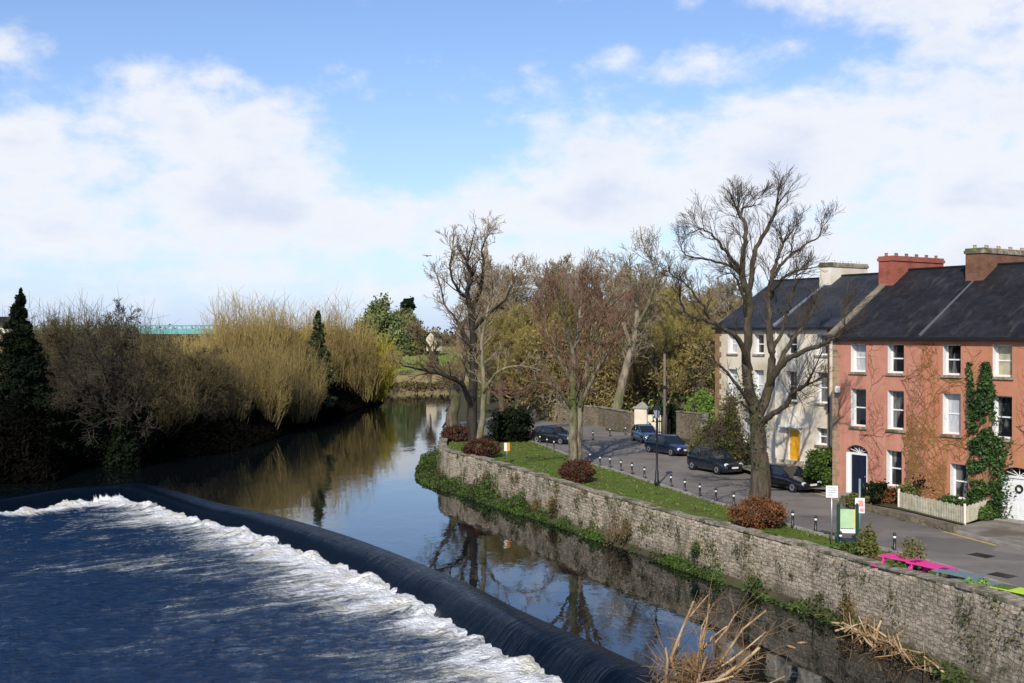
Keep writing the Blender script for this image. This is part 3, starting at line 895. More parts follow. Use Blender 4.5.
def house(name, label, t0, t1, back, eave, ridge, zbase, wallmat, roofmat, wins, doors, ybase=0.0, gable_left=False, gable_right=False):
    """t0 (right end) .. t1 (left end) along DV; local x runs to the right along the front, y into the house"""
    loc = F0 + DV * t1 + NB * back
    root = thing(name, label, 'house', (loc.x, loc.y, 0), ROT)
    W = t1 - t0
    def X(t): return t1 - t
    ops = []
    for (t, w, z0, z1, pane) in wins: ops.append((X(t) - w / 2, X(t) + w / 2, z0, z1))
    dops = []
    for dd in doors: dops.append((X(dd['t']) - dd['w'] / 2, X(dd['t']) + dd['w'] / 2, dd['z0'], dd['z1']))
    mb = MB()
    wall_face(mb, 0, W, zbase - .5, eave, ops + dops)
    for o in ops + dops: reveal(mb, o, .42)
    mb.quad((0, DEPTH, zbase - .5), (W, DEPTH, zbase - .5), (W, DEPTH, eave), (0, DEPTH, eave))
    for x in (0, W):
        mb.poly([(x, 0, zbase - .5), (x, 0, eave), (x, DEPTH / 2, ridge - .05), (x, DEPTH, eave), (x, DEPTH, zbase - .5)])
    mb.build('wall', wallmat, root)
    for (t, w, z0, z1, pane), o in zip(wins, ops): sash(root, o, .46, pane)
    # roof with thickness
    r = MB(); ov = .22; th = .14; sl = (ridge - eave) / (DEPTH / 2); xo0 = .06 if gable_left else 0.0; xo1 = .06 if gable_right else 0.0
    fz = eave - ov * sl
    A = [(-xo0, -ov, fz), (W + xo1, -ov, fz), (W + xo1, DEPTH / 2, ridge), (-xo0, DEPTH / 2, ridge), (W + xo1, DEPTH + ov, fz), (-xo0, DEPTH + ov, fz)]
    B = [(x, y, z + th) for x, y, z in A]
    i0 = len(r.v); r.v += B + A
    for q in ((0, 1, 2, 3), (3, 2, 4, 5), (6, 7, 1, 0), (11, 5, 4, 10), (6, 0, 3, 9), (9, 3, 5, 11), (1, 7, 8, 2), (2, 8, 10, 4)): r.f.append(tuple(i0 + k for k in q))
    roof = r.build('roof', roofmat, root); uv_box(roof)
    rt = MB(); rt.tube([(0, DEPTH / 2, ridge + th), (W, DEPTH / 2, ridge + th)], .09, 8); rt.build('ridge_tile', M['slate'], roof)
    g = MB(); g.box(0, W, -ov - .13, -ov - .02, fz - .02, fz + .11); g.build('gutter', M['iron'], roof)
    for dd, o in zip(doors, dops): dd['fn'](root, o, dd)
    return root, roof, X

def arch(mb, a, b, zs, zt, y0, y1, n=12, full_top=None):
    """fill between a half-ellipse and its rectangle (spandrels)"""
    cx, rx, rz = (a + b) / 2, (b - a) / 2, zt - zs
    for k in range(n):
        t1_, t2_ = math.pi * k / n, math.pi * (k + 1) / n
        p1 = (cx + rx * math.cos(t1_), zs + rz * math.sin(t1_)); p2 = (cx + rx * math.cos(t2_), zs + rz * math.sin(t2_))
        top = full_top or zt + .001
        mb.quad((p1[0], y0, p1[1]), (p1[0], y0, top), (p2[0], y0, top), (p2[0], y0, p2[1]))
        mb.quad((p1[0], y0, p1[1]), (p2[0], y0, p2[1]), (p2[0], y1, p2[1]), (p1[0], y1, p1[1]))
def fan(mb, cx, zs, rx, rz, y, n=14):
    mb.poly([(cx + rx * math.cos(math.pi * k / n), y, zs + rz * math.sin(math.pi * k / n)) for k in range(n + 1)])
def georgian_door(root, o, dd):
    a, b, c, d = o; zs = d - dd.get('rise', .45)
    sp = MB(); arch(sp, a, b, zs, d - .002, -.002, .3); sp.build('arch_surround', dd['wall'], root)
    fr = MB(); y = .16
    fr.box(a + .003, a + .22, y, y + .1, c, zs).box(b - .22, b - .003, y, y + .1, c, zs).box(a + .22, b - .22, y, y + .1, zs - .12, zs)
    df = fr.build('door_frame', M['white'], root)
    rv = MB(); rv.quad((a + .004, -.001, c), (a + .004, -.001, zs), (a + .004, y, zs), (a + .004, y, c)); rv.build('door_reveal', M['white'], df)
    fl = MB(); fan(fl, (a + b) / 2, zs + .002, (b - a) / 2 - .02, d - zs - .05, y + .08); f = fl.build('fanlight', M['glass'], df)
    fb = MB()
    for k in range(1, 6):
        an = math.pi * k / 6; fb.beam(((a + b) / 2, y + .06, zs), ((a + b) / 2 + math.cos(an) * ((b - a) / 2 - .04), y + .06, zs + math.sin(an) * (d - zs - .08)), .03, .03)
    fb.build('fanlight_bars', M['white'], f)
    dr = MB(); dr.box(a + .22, b - .22, y + .06, y + .11, c + .02, zs - .12)
    for (u0, u1, v0, v1) in ((.12, .44, .1, .4), (.56, .88, .1, .4), (.12, .44, .5, .9), (.56, .88, .5, .9)):
        w, h = b - a - .44, zs - .12 - c
        dr.box(a + .22 + u0 * w, a + .22 + u1 * w, y + .045, y + .062, c + v0 * h, c + v1 * h)
    dor = dr.build('door', dd['mat'], root)
    kn = MB(); kn.lathe([(.03, 0), (.04, .03), (.03, .06)], 8, (b - .32, y + .02, c + 1.0)); kn.build('handle', M['steel'], dor)
    st = MB(); st.box(a - .1, b + .1, -.55, .28, .0, c + .015); st.build('doorstep', M['kerbstone'], root)
    if dd.get('wreath'):
        wr = MB(); cx = (a + b) / 2; zc = c + 1.55
        pts = [(cx + .17 * math.cos(2 * math.pi * k / 14), y + .02, zc + .17 * math.sin(2 * math.pi * k / 14)) for k in range(15)]
        wr.tube(pts, .05, 6); wr.build('wreath', M['lf_dark'], dor)
def plain_door(root, o, dd):
    a, b, c, d = o; y = .2
    fr = MB(); fr.box(a + .003, a + .12, y, y + .08, c, d - .003).box(b - .12, b - .003, y, y + .08, c, d - .003).box(a + .12, b - .12, y, y + .08, d - .1, d - .003)
    fr.build('door_frame', M['white'], root)
    dr = MB(); dr.box(a + .12, b - .12, y + .03, y + .08, c, d - .1)
    for u in (.2, .55): dr.box(a + .12 + u * (b - a - .24), a + .12 + (u + .25) * (b - a - .24), y + .015, y + .032, c + .3, d - .5)
    dor = dr.build('door', dd['mat'], root)
    kn = MB(); kn.lathe([(.03, 0), (.04, .03), (.03, .06)], 8, (a + .2, y, c + 1.0)); kn.build('handle', M['steel'], dor)
    if dd.get('steps'):
        st = MB()
        for k in range(5): st.box(a - .3, b + .3, -.35 * (5 - k), -.001 if k == 4 else -.35 * (4 - k), -.1, c - (4 - k) * (c / 5.5))
        st.build('steps', M['kerbstone'], root)
    if dd.get('canopy'):
        cn_ = MB(); cn_.box(a - .25, b + .25, -.5, -.001, d + .1, d + .2); cn_.beam((a - .2, -.02, d - .3), (a - .2, -.45, d + .1), .05, .05).beam((b + .2, -.02, d - .3), (b + .2, -.45, d + .1), .05, .05)
        cn_.build('door_canopy', M['white'], root)

M['door_blue'] = mat_plain('navy door paint', (.008, .012, .03), .3, .5)
M['door_yellow'] = mat_plain('yellow door paint', (.72, .36, .02), .4)
TW = 1.06
# houses with salmon render
r1, r1roof, X1 = house('red_house', 'salmon red terraced house with navy arched door, beside the white houses', -5.1, .86, 0, 9.2, 13.1, 0, M['red1'], M['slate'],
    [(-.95, TW, 7.2, 8.82, 'blind'), (-3.45, TW, 7.2, 8.82, 'glass'), (-.95, TW, 4.1, 6.25, 'glass'), (-3.45, TW, 4.1, 6.25, 'glass'), (-3.35, 1.0, .95, 2.95, 'glass')],
    [dict(t=-.85, w=1.5, z0=.25, z1=3.05, fn=georgian_door, mat=M['door_blue'], wall=M['red1'])], gable_left=True)
r2, r2roof, X2 = house('red_house', 'salmon red terraced house overgrown with ivy, its white arched door wearing a wreath', -13.6, -5.102, 0, 9.2, 13.1, 0, M['red2'], M['slate'],
    [(-6.9, TW, 7.2, 8.82, 'glass'), (-9.75, TW, 7.2, 8.82, 'blind2'), (-6.9, TW, 4.1, 6.25, 'blind'), (-9.75, TW, 4.1, 6.25, 'glass'), (-7.35, 1.05, .75, 2.6, 'glass'), (-12.4, TW, 7.2, 8.82, 'glass'), (-12.4, TW, 4.1, 6.25, 'glass')],
    [dict(t=-10.55, w=1.7, z0=.12, z1=2.75, rise=.45, fn=georgian_door, mat=M['white'], wall=M['red2'], wreath=True)])
chimney(r1roof, 0.20, 6.95, 4.9, 1.05, 10.2, 14.05, M['brick_red'], 10, M['brick_red'], M['brick_red'])
chimney(r2roof, 0.05, 7.2, 5.2, 1.1, 10.2, 14.15, M['brick_brown'], 9, mat_plain('buff clay pots', (.50, .36, .20), .7), M['coping'])
# verge coping of the left red house, downpipe, stone quoins
mb = MB(); mb.beam((-.02, -.2, 9.2), (-.02, 6, 13.12), .42, .34); mb.build('verge_coping', mat_noise('lichened verge stone', (.26, .22, .16), (.14, .115, .08), 2, .9, .4, 12), r1roof)
mb = MB(); mb.beam((0.0, -.2, 9.25), (0.0, 6, 13.14), .09, .16); mb.build('lead_flashing', mat_plain('lead flashing', (.13, .135, .145), .6), r2roof)
mb = MB()
for k in range(24): mb.box(-.02, (.5 if k % 2 else .32), -.02, .2, .02 + k * .38, .02 + k * .38 + .36)
mb.build('quoins', mat_noise('brown quoin stone', (.40, .28, .17), (.28, .19, .11), 2, .9, .3), r1)
# white houses, set back behind a forecourt
BK = 5.0
wm = [(5.9, .95, 8.0, 9.35, 'glass'), (8.5, .95, 8.0, 9.35, 'glass'), (5.9, .95, 4.9, 6.9, 'glass'), (8.5, .95, 4.9, 6.9, 'glass'), (5.95, .9, 2.2, 3.3, 'glass')]
w1, w1roof, XW1 = house('white_house', 'cream white terraced house with a yellow front door, behind the big bare tree', .0, 9.9, BK, 9.82, 13.3, .4, M['offwhite'], M['slate2'], wm,
    [dict(t=8.35, w=1.15, z0=1.0, z1=3.1, fn=plain_door, mat=M['door_yellow'], steps=True, canopy=True)])
wm2 = [(11.4, .9, 8.0, 9.35, 'glass'), (13.9, .9, 8.0, 9.35, 'blind'), (11.4, .9, 4.9, 6.9, 'blind'), (13.9, .9, 4.9, 6.9, 'blind'), (12.4, .95, 1.6, 3.5, 'blind')]
w2, w2roof, XW2 = house('white_house', 'greyer white house at the far left end of the terrace', 9.902, 15.6, BK, 9.82, 13.2, .4, M['greywhite'], M['slate2'], wm2,
    [dict(t=14.4, w=1.1, z0=.8, z1=2.9, fn=plain_door, mat=M['white'], steps=True)], gable_left=True)
chimney(w1roof, 0.1, 6.8, 3.9, 1.0, 11.0, 14.35, M['offwhite'], 9, M['white'], M['coping'])
mb = MB(); mb.beam((0.02, -.2, 9.9), (0.02, 6, 13.38), .14, .2); mb.build('lead_flashing', mat_plain('blue lead flashing', (.22, .24, .28), .5), w1roof)
mb = MB(); mb.tube([(4.55, -.06, 1), (4.55, -.06, 9.7)], .06, 8); mb.build('downpipe', mat_plain('rusty downpipe', (.09, .05, .035), .6), w1)
mb = MB(); mb.tube([(.1, -.06, 1), (.1, -.06, 9.7)], .05, 8); mb.build('downpipe', M['white'], w1)
mb = MB()
for k in range(24): mb.box(-.02, (.6 if k % 2 else .42), -.02, .2, .5 + k * .38, .5 + k * .38 + .36)
mb.build('quoins', mat_noise('rust brown quoin stone', (.28, .17, .09), (.19, .115, .06), 2, .9, .3), w2)
mb = MB(); mb.lathe([(.14, 0), (.16, .05), (.16, .3), (.08, .36)], 10, (0, -.2, 0)); o = mb.build('wall_lamp', M['white'], r1); o.location = (.55, -.06, 6.0)

# forecourt with low wall and railing before the white houses
def W_(t, out, z=0): p = F0 + DV * t - NB * out; return Vector((p.x, p.y, z))
fp = [W_(.2, -.1), W_(2.6, 1.0), W_(6, .0), W_(10, -2.6), W_(15, -4.2), W_(15.6, -5.0), W_(.2, -5.0)]
sheet('forecourt', fp, .32, M['concrete'])

# ------------------------------------------------------------------ vegetation generators
class Wood:
    """collects tapered branches and makes tubes in bulk"""
    def __init__(s): s.b = {}
    def add(s, P, R, sides): s.b.setdefault((len(P), sides), []).append((P, R))
    def arrays(s):
        Vs, Qs, off = [], [], 0
        for (n, k), L in s.b.items():
            P = np.array([x[0] for x in L], np.float64); R = np.array([x[1] for x in L], np.float64)
            T = np.gradient(P, axis=1); T /= np.linalg.norm(T, axis=2, keepdims=True) + 1e-9
            up = np.where(np.abs(T[:, :1, 2:3]) < .9, np.array([0, 0, 1.0]), np.array([1.0, 0, 0]))
            up = np.broadcast_to(up, T.shape)
            X = np.cross(T, up); X /= np.linalg.norm(X, axis=2, keepdims=True) + 1e-9
            Y = np.cross(T, X)
            a = np.arange(k) * 2 * np.pi / k
            V = P[:, :, None, :] + (X[:, :, None, :] * np.cos(a)[None, None, :, None] + Y[:, :, None, :] * np.sin(a)[None, None, :, None]) * R[:, :, None, None]
            B = len(L)
            idx = np.arange(B * n * k).reshape(B, n, k)
            nx = np.roll(idx, -1, axis=2)
            q = np.stack([idx[:, :-1], nx[:, :-1], nx[:, 1:], idx[:, 1:]], -1).reshape(-1, 4) + off
            Vs.append(V.reshape(-1, 3)); Qs.append(q); off += B * n * k
        return np.concatenate(Vs), np.concatenate(Qs)
    def build(s, name, mat, parent=None, smooth=True):
        V, Q = s.arrays()
        return link(name, mesh_np(name, V, Q, smooth=smooth), mat, parent)

def rv(rng):
    while True:
        v = (rng.uniform(-1, 1), rng.uniform(-1, 1), rng.uniform(-1, 1)); l = v[0] ** 2 + v[1] ** 2 + v[2] ** 2
        if .01 < l < 1:
            l = math.sqrt(l); return Vector((v[0] / l, v[1] / l, v[2] / l))

def grow(rng, trunk, crown, p, d, L, r, lev, P):
    """one branch and its children; thick ones go to trunk, thin ones to crown"""
    n = 6 if lev <= 1 else (5 if lev == 2 else 4)
    pts = [tuple(p)]; rad = [r]; seg = L / (n - 1); d = d.normalized(); dirs = [d]
    tip = max(r * P.get('taper', .25), P['rmin'])
    for i in range(1, n):
        d = (d + rv(rng) * P['wob'] + Vector((0, 0, P['up'] if lev < P.get('droop_lev', 99) else P.get('droop', 0)))).normalized()
        p = p + d * seg; pts.append(tuple(p)); rad.append(r + (tip - r) * i / (n - 1)); dirs.append(d)
    thick = r > P['rtrunk']
    (trunk if thick else crown).add(pts, rad, 7 if r > .12 else (5 if thick else 3))
    if lev >= P['levels']: return
    nch = P['kids'][min(lev, len(P['kids']) - 1)]
    nch = max(1, int(nch * rng.uniform(.75, 1.25) + .5))
    for c in range(nch):
        f = P['first'] + (1 - P['first']) * ((c + rng.random()) / nch) if lev > 0 else P.get('first0', P['first']) + (1 - P.get('first0', P['first'])) * ((c + rng.random()) / nch)
        x = f * (n - 1); i = min(int(x), n - 2); u = x - i
        a, b = Vector(pts[i]), Vector(pts[i + 1]); q = a.lerp(b, u); rr = rad[i] + (rad[i + 1] - rad[i]) * u
        dd = dirs[i + 1]
        side = rv(rng); side = (side - dd * side.dot(dd)).normalized()
        sp = P['spread'] * rng.uniform(.65, 1.3)
        nd = dd * math.cos(sp) + side * math.sin(sp)
        grow(rng, trunk, crown, q, nd, L * P['ratio'] * rng.uniform(.6, 1.15) * (1.15 - .5 * f), max(rr * P['rr'], P['rmin']), lev + 1, P)

BASE = dict(wob=.16, up=.05, rmin=.012, rtrunk=.055, levels=4, kids=[9, 6, 6, 5], first=.25, first0=.35, spread=.75, ratio=.60, rr=.55, taper=.25)
def limbs_tree(name, label, base, limbs, barkmat, twigmat, seed, P, group='bare trees along the river', ivy=None, extra=None):
    """a tree whose main limbs are laid out; smaller wood grows from them"""
    rng = random.Random(seed)
    root = thing(name, label, 'tree', base, 0, group)
    trunk, crown = Wood(), Wood(); B = Vector(base)
    for L in limbs:
        pts = [Vector(p) - B for p in L['pts']]; sm = smoothline(pts, 4); n = len(sm)
        # a little crookedness
        for i in range(1, n - 1): sm[i] = sm[i] + rv(rng) * L.get('crook', .06)
        rad = [L['r0'] + (L['r1'] - L['r0']) * (i / (n - 1)) ** .85 for i in range(n)]
        trunk.add([tuple(p) for p in sm], rad, 12 if L['r0'] > .3 else 8)
        k = L.get('kids', 10)
        tot = sum((sm[i + 1] - sm[i]).length for i in range(n - 1))
        for c in range(k):
            f = L.get('f0', .3) + (1 - L.get('f0', .3)) * (c + rng.random()) / k
            x = f * (n - 1); i = min(int(x), n - 2); q = sm[i].lerp(sm[i + 1], x - i); dd = (sm[i + 1] - sm[i]).normalized()
            side = rv(rng); side = (side - dd * side.dot(dd)).normalized(); sp = P['spread'] * rng.uniform(.6, 1.3)
            nd = dd * math.cos(sp) + side * math.sin(sp) + Vector((0, 0, L.get('lift', .12)))
            grow(rng, trunk, crown, q, nd, L.get('kl', 3.0) * rng.uniform(.5, 1.2) * (1.2 - .4 * f), max(P['rmin'], min(rad[i] * .5, L.get('kr', .07))), 2, P)
        # the limb's own tip breaks up
        for c in range(L.get('tips', 4)):
            dd = (sm[-1] - sm[-2]).normalized() + rv(rng) * .55
            grow(rng, trunk, crown, sm[-1], dd, L.get('kl', 3.0) * rng.uniform(.6, 1.1), L['r1'] * .8, 2, P)
    trunk.build('trunk', barkmat, root)
    crown.build('crown', twigmat, root)
    if ivy: ivy(root, rng)
    return root

def leaf_quads(pts, size, rng, flat=0.0, aspect=1.5):
    n = len(pts); pts = np.asarray(pts)
    a = rng.normal(size=(n, 3)); a[:, 2] *= (1 - flat * .7); a /= np.linalg.norm(a, axis=1)[:, None]
    b = rng.normal(size=(n, 3)); b -= (b * a).sum(1)[:, None] * a; b /= np.linalg.norm(b, axis=1)[:, None]
    s = (size * rng.uniform(.6, 1.35, n))[:, None]
    A = a * s * aspect * .5; Bv = b * s * .5
    V = np.stack([pts - A, pts + Bv * .9 - A * .1, pts + A, pts - Bv * .9 - A * .1], 1).reshape(-1, 3)
    Q = np.arange(4 * n).reshape(n, 4)
    return V, Q
def clumps(rng, n, radii, k=40, tight=.22, shell=.75, zmin=None, lump=.12):
    """points grouped in clumps through an ellipsoid, denser at its skin"""
    c = rng.normal(size=(k, 3)); c /= np.linalg.norm(c, axis=1)[:, None]
    c *= (rng.uniform(shell ** 3, 1, k) ** (1 / 3))[:, None] * (1 + lump * rng.normal(size=k))[:, None]
    i = rng.integers(0, k, n)
    p = c[i] + rng.normal(size=(n, 3)) * tight
    p *= np.asarray(radii)
    if zmin is not None: p[:, 2] = np.where(p[:, 2] < zmin, zmin + rng.uniform(0, .3, n) * abs(zmin), p[:, 2])
    return p
def shrub(name, label, cat, loc, radii, mat, n, size, seed, group=None, twigmat=None, k=45, tight=.2, shell=.7, stems=18, lump=.12):
    rng = np.random.default_rng(seed); r2_ = random.Random(seed)
    root = thing(name, label, cat, loc, 0, group)
    p = clumps(rng, n, radii, k, tight, shell, lump=lump); p[:, 2] += radii[2] * .92; p[:, 2] = np.abs(p[:, 2]) + .02
    V, Q = leaf_quads(p, size, rng)
    link('foliage', mesh_np('foliage', V, Q), mat, root)
    w = Wood()
    for i in range(stems):
        a = r2_.uniform(0, 6.283); e = r2_.uniform(.3, .9)
        tip = Vector((math.cos(a) * radii[0] * e, math.sin(a) * radii[1] * e, radii[2] * r2_.uniform(1.0, 1.95)))
        b0 = Vector((math.cos(a) * .15 * radii[0], math.sin(a) * .15 * radii[1], -.1))
        mid = b0.lerp(tip, .5) + rv(r2_) * .12 * radii[2]
        w.add([tuple(b0), tuple(mid), tuple(tip)], [.025 + .012 * radii[2], .018 + .006 * radii[2], .008], 4)
    w.build('stems', twigmat or M['tw_brown'], root)
    return root
def ivy_on(path, rad, n, size=.16, mat='lf_ivy'):
    def f(root, rng):
        g = np.random.default_rng(rng.randint(0, 9999)); B = Vector(root.location)
        L = [np.array(Vector(p) - B) for p in path]
        i = g.integers(0, len(L) - 1, n); u = g.uniform(0, 1, n)[:, None]
        base = np.array(L)[i] * (1 - u) + np.array(L)[i + 1] * u
        d = g.normal(size=(n, 3)); d /= np.linalg.norm(d, axis=1)[:, None]
        V, Q = leaf_quads(base + d * rad * g.uniform(.6, 1.25, n)[:, None], size, g)
        link('ivy', mesh_np('ivy', V, Q), M[mat], root)
    return f

# ------------------------------------------------------------------ the big bare tree in front of the white houses
YD = 59.5
def D(*pp): return [pt(x, y, YD + dy) for x, y, dy in pp]
def big_tree():
    fork = (757, 412.0, 0)
    limbs = [
        dict(pts=D((759, 520.0, 0), (760, 490.0, 0), (760, 465.0, 0), (758, 440.0, 0), fork), r0=0.686, r1=0.354, kids=6, f0=.5, kl=1.43, kr=.04, lift=-.25, crook=.05, tips=0),
        dict(pts=D((757, 418.0, 0), (750, 392.0, -.3), (747, 360.0, -.6), (748, 325.0, -.8), (749, 297.0, -.8), (742, 271.0, -1.0), (745, 242.2, -1.2), (745, 224.2, -1.2), (739, 214.7, -1.2)), r0=0.329, r1=0.075, kids=13, f0=.4, kl=1.70),
        dict(pts=D((749, 300.0, -.8), (750, 285.0, -.6), (754, 253.4, -.2), (765, 232.8, .2), (774, 215.6, .5), (776, 207.0, .6)), r0=0.179, r1=0.061, kids=11, f0=.2, kl=1.70),
        dict(pts=D((739, 214.7, -1.2), (744, 207.0, -1.3), (752, 206.1, -1.4), (757, 199.2, -1.4)), r0=0.075, r1=0.020, kids=7, f0=.1, kl=1.10, kr=.03),
        dict(pts=D((740, 215.6, -1.2), (736, 208.7, -1.4), (735, 200.9, -1.6)), r0=0.053, r1=0.020, kids=5, f0=.1, kl=1.10, kr=.03),
        dict(pts=D((742, 273.0, -1.0), (734, 262.0, -1.6), (727, 253.4, -2.0), (719, 243.1, -2.4), (711, 233.6, -2.8), (700, 228.5, -3)), r0=0.128, r1=0.031, kids=10, f0=.2, kl=1.43),
        dict(pts=D((745, 292.0, -.8), (737, 270.0, 0), (727, 265.0, .6), (705, 259.4, 1.2), (685, 255.1, 1.6), (681, 244.8, 1.7)), r0=0.105, r1=0.027, kids=9, f0=.25, kl=1.23),
        dict(pts=D((747, 318.0, -.8), (744, 300.0, -1.6), (738, 281.0, -2.2), (731, 273.0, -2.6)), r0=0.120, r1=0.041, kids=7, f0=.3, kl=1.17),
        dict(pts=D((750, 370.0, -.5), (742, 346.0, -1.6), (730, 333.0, -2.4), (709, 321.0, -3.2), (688, 315.0, -4.0), (680, 300.0, -4.4)), r0=0.187, r1=0.041, kids=10, f0=.3, kl=1.43),
        dict(pts=D((712, 322.0, -3.1), (704, 307.0, -3.6), (688, 286.0, -4.2), (670, 273.0, -4.8)), r0=0.090, r1=0.027, kids=8, f0=.2, kl=1.30),
        dict(pts=D((758, 415.0, 0), (768, 392.0, .4), (772, 360.0, .6), (770, 330.0, .8), (769, 300.0, .9), (773, 271.0, 1.0), (778, 256.8, 1.0), (783, 243.1, 1.0)), r0=0.299, r1=0.061, kids=12, f0=.4, kl=1.50),
        dict(pts=D((774, 277.0, 1.0), (780, 266.0, 1.6), (789, 256.0, 2.0), (804, 245.7, 2.4), (818, 237.1, 2.8), (822, 226.7, 2.9)), r0=0.112, r1=0.027, kids=10, f0=.2, kl=1.30),
        dict(pts=D((770, 298.0, .9), (774, 288.0, .2), (783, 279.0, -.4), (800, 270.0, -.9)), r0=0.128, r1=0.061, kids=7, f0=.2, kl=1.30),
        dict(pts=D((789, 256.0, 2.0), (793, 241.4, 2.2), (797, 227.6, 2.4)), r0=0.053, r1=0.020, kids=6, f0=.1, kl=1.10, kr=.03),
        dict(pts=D((768, 386.0, .4), (779, 368.0, -.6), (793, 357.0, -1.4), (812, 348.0, -2.2), (833, 340.0, -3.0), (844, 330.0, -3.4), (845, 316.0, -3.6)), r0=0.195, r1=0.048, kids=10, f0=.3, kl=1.50),
        dict(pts=D((776, 371.0, -.4), (788, 347.0, .4), (797, 335.0, .8), (806, 322.0, 1.2), (812, 312.0, 1.4)), r0=0.150, r1=0.061, kids=8, f0=.3, kl=1.43),
        dict(pts=D((771, 352.0, .6), (780, 335.0, 1.6), (788, 312.0, 2.2), (793, 292.0, 2.6), (796, 276.0, 2.8)), r0=0.128, r1=0.034, kids=9, f0=.3, kl=1.43),
        dict(pts=D((760, 425.0, 0), (772, 415.0, -.8), (785, 406.0, -1.6), (793, 393.0, -2.2), (806, 385.0, -2.8)), r0=0.195, r1=0.088, kids=12, f0=.4, kl=1.82, lift=-.1),
        dict(pts=D((752, 405.0, -.2), (741, 392.0, -1.2), (728, 372.0, -2.0), (716, 366.0, -2.6), (702, 378.0, -3.0), (694, 400.0, -3.2)), r0=0.112, r1=0.020, kids=8, f0=.3, kl=1.30),
        dict(pts=D((752, 412.0, -.2), (740, 402.0, -1.4), (727, 410.0, -2.2), (716, 428.0, -2.8)), r0=0.075, r1=0.020, kids=10, f0=.2, kl=1.30, lift=-.3),
    ]
    for L_ in limbs: L_.setdefault('kr', .032)
    P = dict(BASE, levels=4, kids=[8, 6, 6, 4], rmin=.0075, rtrunk=.035, wob=.12, up=.07, spread=.60, ratio=.74, rr=.48, first=.2)
    ivyf = ivy_on(D((757, 470.0, 0), (757, 430.0, 0), (750, 400.0, 0), (745, 375.0, -.5)), .62, 800, .10)
    t = limbs_tree('bare_tree', 'tallest bare tree with thick forked trunk, before the white houses', tuple(at(759, 512)), limbs, M['bark_big'], M['tw_big'], 7, P, ivy=ivyf)
    g = np.random.default_rng(5)
big_tree()

